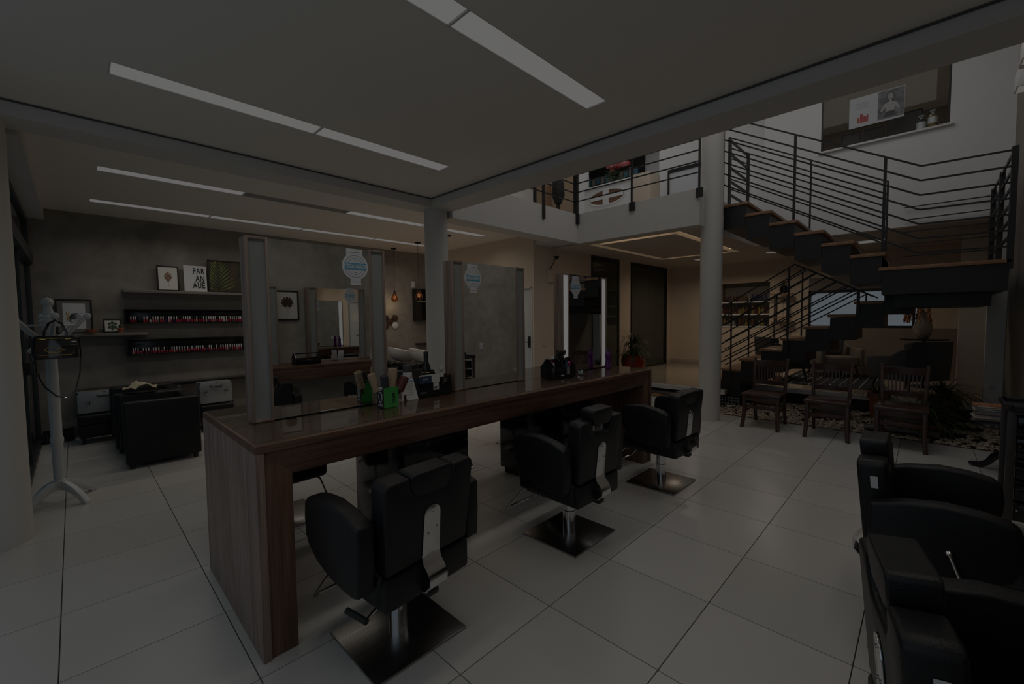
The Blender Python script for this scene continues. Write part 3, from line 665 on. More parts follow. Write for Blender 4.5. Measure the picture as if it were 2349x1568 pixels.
# organiser, phone, card on the counter (seen in the mirror)
def organiser(x, y, z, rz, label, w=.3, d=.16, h=.075):
    t = thing('tool_caddy', label, 'caddy', (x, y, z), rz)
    P(t, 'tray', G().box(-w/2, w/2, -d/2, d/2, 0, .006).box(-w/2, -w/2+.006, -d/2, d/2, .006, h).box(w/2-.006, w/2, -d/2, d/2, .006, h).box(-w/2+.006, w/2-.006, -d/2, -d/2+.006, .006, h).box(-w/2+.006, w/2-.006, d/2-.006, d/2, .006, h), black_lac, .001)
    P(t, 'end_board', G().prism([(-d/2, h), (d/2, h), (.02, h+.07), (-.02, h+.07)], -w/2, -w/2+.006, 'x'), black_lac); P(t, 'end_board', G().prism([(-d/2, h), (d/2, h), (.02, h+.07), (-.02, h+.07)], w/2-.006, w/2, 'x'), black_lac)
    P(t, 'handle', G().tube([(-w/2, 0, h+.06), (w/2, 0, h+.06)], .007, 8), black_lac)
    return t
organiser(2.02, -.55, .979, 0, 'black tool caddy with handle on the wall counter, seen in the mirror')
T('phone', G().box(-.035, .035, -.004, .004, 0, .14, Matrix.Rotation(R(-12), 4, 'X')), papercool, 'white phone leaning on the wall counter mirror, seen in the mirror', 'phone', (2.50, -.66, .981), bevel=.003)
T('price_card', G().prism([(-.05, 0), (.05, 0), (0, .17)], -.07, .07, 'x'), papercool, 'white tent card on the wall counter, seen at the edge of the mirror', 'card', (2.98, -.58, .979))
T('switch_plate', G().box(-.04, .04, -.012, 0, -.06, .06), papercool, 'white switch plate on the front cement wall, seen in the middle mirror', 'switch', (5.25, -.888, 1.02), bevel=.003)

# ================================================================== THINGS ON THE TABLE
bx = thing('iron_box', 'open green and black cardboard box full of round brushes', 'box', (1.335, 2.375, TG), R(6))
w, d, h, k = .052, .036, .122, .0015
P(bx, 'front_wall', G().box(-w, w, -d, -d+k, 0, h), mat('green_card', (.055, .33, .07), .35))
P(bx, 'side_wall', G().box(-w, -w+k, -d+k, d, 0, h+.008), ink, label='black narrow side with a printed white loop')
P(bx, 'side_wall', G().box(w-k, w, -d+k, d, 0, h), ink); P(bx, 'back_wall', G().box(-w+k, w-k, d-k, d, 0, h), mat('green_card', (0, 0, 0))); P(bx, 'bottom', G().box(-w+k, w-k, -d+k, d-k, 0, k), ink)
loop = [(-w-.0012, .016*math.cos(a)*(1+.18*math.sin(a)), .062+.033*math.sin(a)) for a in [2*PI*i/20 for i in range(20)]]
P(bx, 'printed_loop', G().tube(loop, .0022, 6, True), papercool)
P(bx, 'side_print', G().box(-w-.001, -w, -.022, .022, .010, .014).box(-w-.001, -w, -.02, .02, .018, .021).box(-w-.001, -w, -.005, .022, .105, .109), papercool)
text_obj(bx, 'lettering', 'TAIFF', .026, ink, at(.018, -d-.0008, .056, FACE_NEG_Y @ Matrix.Rotation(R(90), 4, 'Z')), bold=.0006)
text_obj(bx, 'lettering', 'TAIFF', .020, papercool, at(-w-.0008, 0, .118, FACE_NEG_X), bold=.001, xs=.85)
brist = mat('tan_bristle', (.42, .30, .20), .8, noise=.45, nscale=220, bump=.6)
def brush(x, y, ax, ay, L, r, m, label):
    """round brush standing in the box, leaning by ax, ay"""
    t = thing('round_brush', label, 'hairbrush', (x, y, TG+.012)); t.rotation_euler = (ax, ay, 0)
    P(t, 'handle', G().lathe([(.006, 0), (.009, .03), (.008, .075), (r*.5, .082)], 10), mahog)
    P(t, 'barrel', G().lathe([(r*.6, .082), (r, .09), (r, L-.006), (r*.7, L), (r*.45, L-.002), (r*.4, L-.01)], 18), m, smooth=30)
brush(1.307, 2.392, R(-9), R(-16), .205, .024, brist, 'tan bristle round brush leaning left in the green box')
brush(1.322, 2.372, R(3), R(-5), .185, .024, mat('grey_bristle', (.035, .037, .045), .7, bump=.5, nscale=200, noise=.3), 'dark grey round brush in the green box')
brush(1.352, 2.385, R(-4), R(10), .222, .030, brist, 'largest tan bristle round brush leaning right in the green box')
brush(1.370, 2.368, R(4), R(25), .182, .029, mat('red_bristle', (.11, .025, .018), .4, bump=.5, nscale=160, noise=.4), 'dark red round brush leaning over the edge of the green box')
cd = thing('price_card', 'white folded price card standing beside the green box', 'card', (1.54, 2.45, TG), R(-4))
P(cd, 'card_face', G().prism([(-.062, 0), (.062, 0), (.036, .142), (-.05, .142)], -.001, .0, 'y', Matrix.Rotation(R(-9), 4, 'X')), paper)
P(cd, 'card_back', G().prism([(-.062, 0), (.062, 0), (.036, .142), (-.05, .142)], .046, .047, 'y', Matrix.Translation((0, -.0, 0)) @ Matrix.Rotation(R(9), 4, 'X')), paper)
g = G(); mm = Matrix.Rotation(R(-9), 4, 'X')
for i in range(6): g.box(-.03+.002*i, .03, -.0016, -.001, .035+.014*i, .0375+.014*i, mm)
P(cd, 'printed_lines', g, inkgrey); P(cd, 'printed_heading', G().box(-.03, .032, -.0016, -.001, .122, .128, mm), blue_ink)
P(cd, 'printed_portrait', G().ball((-.036, -.002, .03), .009, 8, (1, .15, 1.2)).prism([(-.05, .0), (-.022, .0), (-.03, .022), (-.042, .022)], -.0018, -.001, 'y', mm), dkbrown_ink)
cn = thing('spray_can', 'white spray can with dark grey cap behind the white price card', 'can', (1.63, 2.62, TG))
P(cn, 'body', G().lathe([(.03, 0), (.032, .005), (.032, .16), (.029, .166)], 20), papercool); P(cn, 'cap', G().lathe([(.031, .166), (.031, .212), (.029, .216)], 20), mat('cap_grey', (.06, .06, .062), .5))
cb = thing('product_caddy', 'black product box with white ART label and blue card', 'box', (1.765, 2.53, TG), R(-3))
P(cb, 'box_body', G().box(-.135, .135, -.06, .06, 0, .006).box(-.135, .135, -.06, -.055, .006, .125).box(-.135, .135, .055, .06, .006, .125).box(-.135, -.13, -.055, .055, .006, .135).box(.13, .135, -.055, .055, .006, .135), black_lac)
P(cb, 'blue_card', G().box(-.132, -.035, -.064, -.062, .092, .142), mat('navy_card', (.035, .05, .11), .5)); P(cb, 'white_card', G().box(-.034, .03, -.064, -.062, .095, .15), paper); P(cb, 'white_card', G().box(-.12, -.0345, -.0636, -.062, .1425, .152), papercool)
P(cb, 'label', G().box(-.02, .025, -.0625, -.061, .04, .093), paper)
text_obj(cb, 'lettering', 'ART', .024, ink, at(.003, -.0635, .056, FACE_NEG_Y), bold=.0004, xs=.8); text_obj(cb, 'lettering', 'CURY', .018, papercool, at(-.083, -.0648, .12, FACE_NEG_Y))
text_obj(cb, 'lettering', 'boost', .022, inkgrey, at(-.10, -.0612, .03, FACE_NEG_Y))
g = G()
for i in range(9): a = i*2.4; g.ball((.075+.02*math.cos(a)*(i/9), -.0625, .10+.022*math.sin(a)*(i/9)), .007, 6, (1, .2, 1))
P(cb, 'printed_flower', g, mat('brown_print', (.10, .075, .055), .7))
def bottle(name, x, y, z, prof, m, label, cat='bottle', capm=None, cap=None, bandm=None, band=None, group=None, n=16):
    t = thing(name, label, cat, (x, y, z), 0, group)
    P(t, 'body', G().lathe(prof, n), m)
    if cap: P(t, 'cap', G().lathe(cap, n), capm)
    if band: P(t, 'label_band', G().lathe(band, n), bandm)
    return t
blackgl = mat('black_glass', (.010, .014, .016), .08)
bottle('serum_bottle', 1.74, 2.55, TG+.007, [(.030, 0), (.032, .004), (.032, .14), (.033, .17), (.030, .19), (.018, .225), (.015, .235), (.015, .25)], blackgl, 'dark glass bottle rising from the black product box', capm=ink, cap=[(.017, .25), (.017, .295), (.013, .30)], bandm=gold, band=[(.0326, .148), (.0336, .15), (.0336, .153), (.0328, .154)])
bottle('pump_bottle', 1.872, 2.55, TG+.007, [(.019, 0), (.019, .12), (.016, .13)], white_cer, 'small white pump bottle in the right end of the product box', capm=white_cer, cap=[(.011, .13), (.011, .155), (.02, .16), (.02, .185)])
bottle('small_jar', 1.80, 2.56, TG+.007, [(.02, 0), (.02, .13), (.018, .15)], black_lac, 'small black bottle beside the dark glass bottle', capm=ink, cap=[(.013, .15), (.013, .165)])
# black organiser with products, far half of the table
og = organiser(3.06, 2.395, TG, R(-3), 'black table caddy crowded with product bottles on the far half of the table', .29, .17, .10)
P(og, 'divider', G().prism([(-.085, .006), (.085, .006), (.085, .10), (.02, .165), (-.02, .165), (-.085, .10)], -.03, -.025, 'x'), black_lac)
P(og, 'label', G().box(.02, .06, -.0875, -.0855, .03, .095), inkgrey); P(og, 'label', G().box(-.06, -.02, -.0875, -.0855, .02, .03), papercool)
PB = [(-.005, .0, .215, .022, blackgl, 'tall black bottle with white label in the table caddy', ink, paper), (.03, .035, .235, .024, black_lac, 'tallest black bottle at the back of the table caddy', ink, None), (.075, .02, .225, .023, blackgl, 'black bottle with slanted cap in the table caddy', black_lac, None),
      (-.055, .02, .185, .021, mat('pink_pack', (.45, .06, .10), .4), 'pink and white bottle at the left in the table caddy', papercool, papercool), (.07, -.04, .17, .021, mat('teal_bottle', (.03, .07, .09), .15), 'dark teal bottle at the front of the table caddy', black_lac, None),
      (.115, -.02, .115, .024, mat('violet_bottle', (.10, .02, .16), .2), 'violet bottle with magenta cap in the table caddy', mat('magenta', (.50, .015, .16), .35), None)]
ogm = Matrix.Translation((3.06, 2.395, TG+.0085)) @ Matrix.Rotation(R(-3), 4, 'Z')
for dx, dy, hh, r, m, lb, cm, bm2 in PB:
    q = ogm @ Vector((dx, dy, 0)); ch = .055 if cm.name == 'magenta' else .04
    bottle('product_bottle', q.x, q.y, q.z, [(r*.95, 0), (r, .004), (r, hh-ch-.03), (r*.6, hh-ch-.01), (r*.5, hh-ch)], m, lb, capm=cm, cap=[(r*.62, hh-ch), (r*.66, hh-.01), (r*.5, hh)] if ch < .05 else [(r*.8, hh-ch), (r*1.05, hh-ch+.01), (r*1.05, hh+.005), (r*.7, hh+.012)],
           bandm=bm2, band=[(r+.0006, .07), (r+.0006, .12)] if bm2 else None, group='bottles in the black table caddy')
hj = thing('hair_dryer', 'black hair dryer nozzle lying on the right end of the table caddy', 'hair dryer', (3.19, 2.46, TG+.20), R(20))
P(hj, 'barrel', G().lathe([(.022, -.05), (.026, 0), (.03, .05), (.024, .075)], 14, m=Matrix.Rotation(R(80), 4, 'Y')), black_lac); P(hj, 'dryer_handle', G().tube([(.02, 0, 0), (.02, 0, -.09)], .013, 10), black_lac)
for x, y, r, hh, lb in ((3.285, 2.30, .026, .062, 'small clear glass jar of clips in front of the table caddy'), (3.335, 2.345, .030, .055, 'squat clear glass jar beside the lit mirror')):
    j = thing('glass_jar', lb, 'jar', (x, y, TG), 0, 'clear jars on the table'); P(j, 'jar_wall', G().lathe([(r*.9, 0), (r, .005), (r, hh*.8), (r*.8, hh), (r*.74, hh-.002), (r*.94, hh*.78), (r*.94, .007)], 20), clearglass)
    gg = G()
    for k in range(7): gg.ball((r*.5*math.cos(k*2.1), r*.5*math.sin(k*2.1), .012+.004*k), .008, 6)
    P(j, 'contents', gg, papercool if r < .028 else chrome)
bottle('purple_bottle', 3.915, 2.40, TG, [(.028, 0), (.031, .005), (.031, .05), (.025, .085), (.025, .10), (.031, .13), (.030, .15), (.017, .175), (.015, .182)], mat('purple_plastic', (.115, .018, .15), .2), 'purple shaped plastic bottle in front of the lit mirror', capm=mat('purple_dark', (.06, .012, .08), .3), cap=[(.018, .182), (.018, .20), (.016, .204)], bandm=papercool, band=None)
T('purple_print', G().prism([(.008*math.cos(a), .018*math.sin(a)) for a in [R(70+i*22) for i in range(10)]]+[(.004*math.cos(a), .015*math.sin(a)) for a in [R(268-i*22) for i in range(10)]], -.0008, 0, 'y'), papercool, 'pale crescent mark on the purple bottle', 'sticker', (3.915, 2.3685, TG+.035), smooth=0)

# ================================================================== BACK WALL
def shelf(x0, x1, z0, z1, d, label): return T('wall_shelf', G().box(x0, x1, -d, 0, z0, z1), shelfgrey, label, 'shelf', (0, 8.2, 0), group='grey shelves on the cement wall', bevel=.002)
shelf(.50, 2.25, 1.945, 1.985, .2, 'long grey floating shelf carrying the framed leaf prints'); shelf(-.30, .745, 1.345, 1.385, .2, 'short grey floating shelf behind the white coat stand')
def frame_on(x0, x1, z0, z1, label, **k): return picture_frame('framed_picture', x1-x0, z1-z0, ((x0+x1)/2, 8.08, z0), 0, label, tilt=-5, **k)
t = frame_on(.885, 1.145, 1.987, 2.36, 'black framed print of a brown banana leaf on the upper grey shelf'); printed(t, poly_leaf(0, .205, .09, 'banana'), brown_ink)
t = picture_frame('word_canvas', .285, .40, (1.345, 8.07, 1.987), 0, 'white canvas with the black words PAR AN AUÊ on the upper grey shelf', fr=0, tilt=-5, pm=papercool)
for s, z in (('PAR', .315), ('AN', .20), ('AUÊ', .085)): text_obj(t, 'lettering', s, .128, ink, at(.118, .0048, z+(.01 if s == 'AUÊ' else 0), FACE_NEG_Y), bold=.0032, align='RIGHT', xs=.60, space=1.13)
t = frame_on(1.51, 2.02, 1.987, 2.50, 'large dark framed print of green palm fronds on the upper grey shelf', pm=mat('palm_ground', (.035, .033, .018), .7, noise=.5, nscale=6))
printed(t, poly_leaf(-.12, .21, .30, 'palm'), olive_ink, clip=(-.23, .232, .022, .488)); printed(t, poly_leaf(.17, .36, .26, 'palm'), mat('bronze_ink', (.11, .065, .035), .7, noise=.5, nscale=9), y=.0049, clip=(-.02, .232, .022, .488))
t = frame_on(-.155, .19, 1.387, 1.84, 'large black framed print of a striped animal figure behind the coat stand', pm=mat('mat_grey', (.16, .16, .155), .6))
P(t, 'sheet', G().box(-.105, .105, .004, .0058, .06, .40), papercool)
g = G()
for i in range(10): a = PI*i/9; g.tube([(-.045+.01*i*.9, .003, .17+.02*math.sin(a)), (-.04+.0098*i, .003, .22+.05*math.sin(a))], .0035, 5)
g.tube([(-.05, .003, .17), (.0, .003, .145), (.05, .003, .17), (.06, .003, .22), (.03, .003, .265), (-.02, .003, .26), (-.05, .003, .21)], .005, 6); g.tube([(.07, .003, .17), (.075, .003, .22), (.065, .003, .27)], .004, 5)
P(t, 'printed_figure', g, ink); P(t, 'printed_ears', G().tube([(-.06, .003, .18), (-.063, .003, .235), (-.07, .003, .28)], .006, 5).tube([(-.055, .003, .24), (-.045, .003, .28)], .004, 5), mat('yellow_ink', (.55, .33, .05), .6))
t = frame_on(.285, .475, 1.387, 1.58, 'small black framed print of green leaves on the lower grey shelf'); printed(t, [[(x+.017*math.cos(a), z+.022*math.sin(a)) for a in [2*PI*i/8 for i in range(8)]] for x, z in ((-.03, .12), (.0, .135), (.03, .12), (-.03, .075), (.0, .09), (.03, .075), (0, .055))], mat('green_ink', (.05, .085, .035), .7, noise=.4, nscale=40))
T('clay_bowl', G().lathe([(.032, 0), (.052, .022), (.062, .05), (.057, .05), (.035, .018)], 18), terracotta, 'shallow terracotta bowl on the lower grey shelf', 'bowl', (.165, 8.01, 1.386))
pt = thing('potted_cactus', 'small terracotta pot with a cactus on the lower grey shelf', 'plant', (.455, 8.03, 1.386)); P(pt, 'pot', G().lathe([(.026, 0), (.035, .05), (.04, .05), (.04, .065), (.034, .065), (.032, .055)], 16), terracotta); P(pt, 'cactus', G().lathe([(.015, .055), (.02, .08), (.017, .105), (1e-5, .118)], 10), leaf_g)
POL = [(.42, .02, .05), (.30, .012, .03), (.50, .10, .16), (.55, .28, .30), (.12, .010, .02), (.06, .04, .12), (.45, .30, .24), (.38, .03, .10), (.60, .55, .52), (.20, .02, .10), (.05, .09, .20), (.25, .16, .12), (.46, .05, .04), (.10, .03, .03)]
POLN = ['red', 'dark red', 'pink', 'pale pink', 'deep wine', 'navy', 'nude', 'raspberry', 'clear', 'plum', 'blue', 'brown', 'coral', 'maroon']
polm = [mat('polish_%s' % n.replace(' ', '_'), c, .12) for n, c in zip(POLN, POL)]
pcapw = mat('polish_cap_white', (.60, .60, .60), .3); pcapd = mat('polish_cap_black', (.012, .012, .012), .3)
body_me = [G().lathe([(.010, 0), (.0115, .003), (.0115, .034), (.006, .042)], 10).mesh('polish_body', m) for m in polm]
capw_me = G().lathe([(.0075, .042), (.0075, .082), (.006, .085)], 10).mesh('cap', pcapw); capd_me = G().lathe([(.0075, .042), (.0075, .082), (.006, .085)], 10).mesh('cap', pcapd)
def rack(z0, z1, x0, x1, label, rows, nm):
    t = thing('polish_rack', label, 'shelf', (0, 8.2, 0), 0, 'black nail polish racks'); d = .13
    P(t, 'rack_body', G().box(x0, x1, -.012, -.001, z0, z1).box(x0, x1, -d, -.012, z0, z0+.018).box(x0, x1, -d, -.012, z1-.018, z1).box(x0, x0+.018, -d, -.012, z0+.018, z1-.018).box(x1-.018, x1, -d, -.012, z0+.018, z1-.018), black_lac, .001)
    rr = random.Random(nm); i = 0
    for x in rows:
        k = rr.randrange(len(polm)) if rr.random() < .65 else rr.choice((0, 1, 2, 7, 12)); o = link('nail_polish', body_me[k]); o.location = (x, 8.2-d+.03+rr.uniform(0, .012), z0+.0185); o.rotation_euler.z = rr.uniform(0, 3)
        link('cap', capw_me if rr.random() < .8 else capd_me, o)
        tag(o, '%s nail polish bottle, %s from the left on the %s black rack' % (POLN[k], ordn(i), nm), 'nail polish', 'nail polish on the %s rack' % nm); i += 1
def rowpos(x0, x1, gaps, seed):
    r = random.Random(seed); x = x0; out = []
    while x < x1:
        if not any(a < x < b for a, b in gaps): out.append(x)
        x += r.choice((.026, .027, .03, .034))
    return out
rack(1.505, 1.715, .505, 2.2, 'upper black wall rack holding a row of nail polish', rowpos(.575, 1.93, [(.64, .70)], 1), 'upper')
rack(1.055, 1.285, .515, 2.2, 'lower black wall rack holding a row of nail polish', rowpos(.555, 1.93, [], 2), 'lower')
hexp = [(.075*math.cos(PI/3*i), .075*math.sin(PI/3*i)) for i in range(6)]
for i, (x, z, m, lb) in enumerate(((4.60, 1.56, black_mat, 'black hexagonal wall tile beside the mirror edge'), (4.70, 1.485, mahog, 'dark brown hexagonal wall tile at the centre of the cluster'), (4.82, 1.565, mahog, 'brown hexagonal wall tile above the white one'), (4.82, 1.405, papercool, 'white hexagonal wall tile'), (4.60, 1.40, mahog, 'brown hexagonal wall tile below the black one'))):
    T('hexagon_tile', G().prism(hexp, -.02, -.001, 'y'), m, lb, 'wall tile', (x, 8.2, z), group='hexagonal wall decorations', bevel=.002)
nb = thing('niche_box', 'black open box shelf on the cement wall beside the middle column', 'shelf', (5.42, 8.2, 1.50)); P(nb, 'box_body', G().box(-.15, .2, -.02, -.001, 0, .70).box(-.15, .2, -.16, -.02, 0, .02).box(-.15, .2, -.16, -.02, .68, .70).box(-.15, -.13, -.16, -.02, .02, .68).box(.18, .2, -.16, -.02, .02, .68), black_lac); P(nb, 'shelf_board', G().box(-.13, .18, -.15, -.02, .42, .435), inkgrey)
T('wall_shelf_small', G().box(-.13, .25, -.12, 0, 0, .03), black_lac, 'thin black shelf low on the cement wall beside the middle column', 'shelf', (5.45, 8.2, .97)); T('wall_plate', G().box(-.045, .045, -.012, 0, -.07, .07), papercool, 'white rectangular plate above the black box shelf', 'switch', (5.30, 8.2, 2.30), bevel=.003)
# pendant lamps over the wash basins
amber = glass('amber_glass', (.75, .42, .22), 1.5, 0, .08)
for i, y in enumerate((7.94, 7.05, 6.11)):
    x = 4.68
    t = thing('pendant_lamp', ['amber pendant lamp nearest the cement wall', 'amber pendant lamp in front of the black box shelf', 'pendant lamp whose canopy shows right of the middle column'][i], 'lamp', (x, y, 3.0), 0, 'pendant lamps over the wash basins')
    P(t, 'canopy', G().lathe([(.055, -.02), (.055, 0)], 20), black_steel); P(t, 'cord', G().tube([(0, 0, -.02), (0, 0, -.87)], .004, 6), black_mat); P(t, 'socket', G().lathe([(.02, -.95), (.02, -.88), (.008, -.86)], 12), black_steel)
    P(t, 'lamp_shade', G().lathe([(.025, -.92), (.075, -1.03), (.085, -1.05), (.04, -1.10)], 6), amber, smooth=0)
    cage = G(); pr = [(.025, -.92), (.085, -1.05), (.04, -1.10)]
    for k in range(6):
        a = PI/3*k; cage.tube([(r*math.cos(a), r*math.sin(a), z) for r, z in pr], .003, 5)
    P(t, 'shade_wire', cage, mat('copper', (.5, .2, .08), .3, 1.0)); P(t, 'bulb', G().ball((0, 0, -1.01), .032, 12, (1, 1, 1.35)), mat('bulb_lit', (.6, .5, .4), .4, emit=(1, .80, .52), es=.16))
    point('pendant_bulb', (x, y, 1.86), .9, (1, .72, .42), .03)
# wash basins
for i, (x, y) in enumerate(((4.62, 7.62), (4.72, 7.0))):
    t = thing('wash_unit', ['white tilted hair wash basin nearer the cement wall', 'white tilted hair wash basin beside the middle column'][i], 'basin', (x, y, 0), R(-90), 'white hair wash basins')
    m = Matrix.Translation((0, .0, .83)) @ Matrix.Rotation(R(-16), 4, 'X') @ Matrix.Diagonal((1.0, 1.25, 1, 1))
    P(t, 'basin', G().lathe([(.10, -.15), (.16, -.12), (.235, -.02), (.255, .06), (.24, .075), (.215, .055), (.17, -.06), (.06, -.11), (1e-4, -.112)], 28, m=m), white_cer)
    P(t, 'pedestal', G().box(-.17, .17, -.1, .25, 0, .66), black_lac, .02); P(t, 'chair_seat', G().box(-.27, .27, -.8, -.22, .30, .46), black_leather, .05, 3); P(t, 'chair_back', G().box(-.26, .26, -.09, .05, 0, .32, Matrix.Translation((0, -.24, .42)) @ Matrix.Rotation(R(18), 4, 'X')), black_leather, .04, 3)
    for s in (-1, 1): P(t, 'armrest', G().box(s*.27-.04, s*.27+.04, -.78, -.2, .36, .62), black_leather, .03, 3)
    P(t, 'chair_base', G().box(-.2, .2, -.75, -.2, 0, .29), black_mat, .02)
# cube armchairs facing the facade
def cube_armchair(x, y, label):
    t = thing('cube_armchair', label, 'armchair', (x, y, 0), 0, 'black cube armchairs')
    for s in (-1, 1): P(t, 'armrest', G().box(-.32, .32, s*.35-.055, s*.35+.055, .05, .70), black_leather, .022, 3)
    P(t, 'backrest', G().box(.20, .32, -.29, .29, .05, .69), black_leather, .022, 3); P(t, 'seat', G().box(-.30, .19, -.29, .29, .30, .43), black_leather, .03, 3); P(t, 'seat_base', G().box(-.27, .19, -.29, .29, .06, .29), black_leather, .008)
    for sx in (-1, 1):
        for sy in (-1, 1): P(t, 'foot', G().lathe([(.022, 0), (.026, .05)], 10, (sx*.27, sy*.35, 0)), dark_plastic)
    return t
cube_armchair(.635, 6.25, 'black leather cube armchair nearest the table, its side to the camera'); cube_armchair(.60, 7.06, 'second black leather cube armchair, behind the nearest one')
tw = G(); rr = random.Random(5)
prev = None
for i in range(9):
    row = [tw.bm.verts.new((-.09+.18*j/5, -.15+.30*i/8, .02+.05*math.sin(i*.9+j)*rr.random()+.06*math.exp(-((i-4)/3)**2))) for j in range(6)]
    if prev:
        for j in range(5): tw.bm.faces.new((prev[j], prev[j+1], row[j+1], row[j]))
    prev = row
o = T('towel', tw, mat('cream_towel', (.45, .40, .28), .9, bump=.5, nscale=90), 'crumpled cream towel thrown over the far arm of the nearest cube armchair', 'towel', (.52, 6.60, .725), R(80), smooth=60)
def rolling_stool(x, y, w, d, label, case=True, cl=None, cz=.26):
    t = thing('rolling_stool', label, 'stool', (x, y, 0), 0, 'black rolling stools'); P(t, 'seat', G().box(-w, w, -d, d, .24, .37), black_leather, .03, 3); P(t, 'body', G().box(-w+.01, w-.01, -d+.01, d-.01, .08, .24), black_leather, .01)
    for sx in (-1, 1):
        for sy in (-1, 1): P(t, 'caster', G().lathe([(.025, -.012), (.025, .012)], 12, m=Matrix.Translation((sx*(w-.05), sy*(d-.05), .026)) @ Matrix.Rotation(R(90), 4, 'X')).box(sx*(w-.05)-.012, sx*(w-.05)+.012, sy*(d-.05)-.015, sy*(d-.05)+.015, .045, .085), dark_plastic)
    if cl:
        c = thing('tool_case', cl, 'case', (x, y, .386), 0, 'aluminium manicure cases'); cw, cdp = w-.01, min(d, .12)
        P(c, 'case_body', G().box(-cw, cw, -cdp, cdp, 0, cz), alu, .006)
        for sx in (-1, 0, 1):
            for z in (0, cz): P(c, 'corner_cap', G().ball((sx*cw, -cdp, z), .014 if sx else .009, 8), dark_plastic)
        P(c, 'handle', G().tube([(-.07, -cdp-.004, cz*.86), (-.06, -cdp-.025, cz*.80), (.06, -cdp-.025, cz*.80), (.07, -cdp-.004, cz*.86)], .008, 8), dark_plastic)
        for sx in (-.62, .62): P(c, 'latch', G().box(sx*cw-.02, sx*cw+.02, -cdp-.012, -cdp, cz*.42, cz*.62), steel, .002)
rolling_stool(.24, 7.66, .26, .17, 'black rolling stool under the aluminium case by the facade', cl='aluminium case with black handle nearer the glass facade'); rolling_stool(1.36, 7.25, .2, .17, 'black rolling stool under the aluminium case beside the mirror post', cl='aluminium case seen just left of the nearest mirror post', cz=.29)
ds = thing('manicure_desk', 'low dark desk running along the cement wall behind the armchairs', 'desk', (1.15, 8.03, 0)); P(ds, 'desk_top', G().box(-1.15, 1.2, -.16, .16, .60, .635), black_lac, .003)
for x in (-1.1, -.1, 1.15): P(ds, 'leg', G().box(x-.02, x+.02, -.15, -.12, 0, .60), chrome); P(ds, 'leg', G().box(x-.02, x+.02, .12, .15, 0, .60), chrome)
T('tool_crate', G().box(-.14, .14, -.1, .1, 0, .015).box(-.14, .14, -.1, -.09, .015, .14).box(-.14, .14, .09, .1, .015, .14).box(-.14, -.13, -.09, .09, .015, .14).box(.13, .14, -.09, .09, .015, .14).tube([(-.1, -.1, .12), (-.1, -.16, .05), (.1, -.16, .05), (.1, -.1, .12)], .008, 6), black_mat, 'low black crate on the floor by the cement wall behind the coat stand', 'crate', (-.19, 8.0, 0))

# ================================================================== COAT STAND AND HANDBAG
cx, cy = -.14, 5.25
cs = thing('coat_stand', 'white turned wooden coat stand by the glass facade', 'coat stand', (cx, cy, 0))
P(cs, 'pole', G().lathe([(.030, .13), (.040, .15), (.040, .19), (.034, .2), (.036, .5), (.042, .52), (.042, .55), (.035, .57), (.037, .8), (.036, 1.0), (.034, 1.28), (.03, 1.42), (.035, 1.49), (.055, 1.525), (.055, 1.545), (.046, 1.555), (.052, 1.575), (.036, 1.59), (.026, 1.64), (.024, 1.665), (.036, 1.68), (.038, 1.70), (.026, 1.725), (1e-4, 1.735)], 24), white_lac)
for k in range(4):
    a = R(-143+90*k); ca, sa = math.cos(a), math.sin(a)
    prof = [(.02, .19), (.07, .18), (.15, .135), (.22, .075), (.27, .02), (.275, 0), (.235, 0), (.20, .03), (.14, .08), (.07, .11), (.02, .11)]
    P(cs, 'foot', G().prism(prof, -.02, .02, 'y', Matrix.Rotation(a, 4, 'Z')), white_lac, .004)
for k in range(6):
    a = R(-80+60*k); ca, sa = math.cos(a), math.sin(a)
    hk = P(cs, 'hook', G().tube([(.02*ca, .02*sa, 1.36), (.12*ca, .12*sa, 1.44), (.20*ca, .20*sa, 1.53), (.235*ca, .235*sa, 1.57)], [.016, .016, .014, .012], 8), white_lac)
    P(hk, 'knob', G().ball((.242*ca, .242*sa, 1.58), .026, 12), white_lac)
for k in range(3):
    a = R(165+120*k); ca, sa = math.cos(a), math.sin(a)
    hk = P(cs, 'lower_hook', G().tube([(.02*ca, .02*sa, 1.24), (.09*ca, .09*sa, 1.27), (.11*ca, .11*sa, 1.29)], .012, 8), white_lac); P(hk, 'knob', G().ball((.115*ca, .115*sa, 1.295), .022, 12), white_lac)
P(cs, 'ring', G().tube([(.15*math.cos(2*PI*i/24), .15*math.sin(2*PI*i/24), 1.503) for i in range(24)], .008, 8, True), white_lac)
hb = thing('handbag', 'glossy black handbag with gold trim hanging from the white coat stand', 'handbag', (-.10, 5.01, 1.235), R(-4))
P(hb, 'bag_body', G().prism([(-.055, 0), (.055, 0), (.05, .10), (.03, .185), (-.03, .185), (-.05, .10)], -.125, .125, 'x'), patent, .012, 3)
P(hb, 'carry_handle', G().tube([(-.062, -.032, .175), (-.06, -.028, .22), (-.035, -.01, .285), (0, 0, .31), (.035, -.01, .285), (.06, -.028, .22), (.062, -.032, .175)], .0085, 8), patent)
P(hb, 'gold_trim', G().tube([(-.1, -.056, .09), (-.1, -.045, .165), (-.06, -.04, .168)], .0028, 6).tube([(-.06, -.043, .155), (-.05, -.043, .165), (.05, -.043, .165), (.06, -.043, .155)], .0028, 6).tube([(-.105, -.062, .045), (-.09, -.062, .035), (.085, -.062, .035), (.1, -.062, .055)], .0028, 6)
  .box(-.085, -.055, -.05, -.044, .158, .164).box(.055, .085, -.05, -.044, .158, .164), gold)
P(hb, 'gold_emblem', G().tube([(-.062, -.060, .075), (-.045, -.058, .095), (0, -.058, .092), (.055, -.060, .073), (.02, -.062, .058), (-.04, -.062, .058)], .004, 6, True), gold)
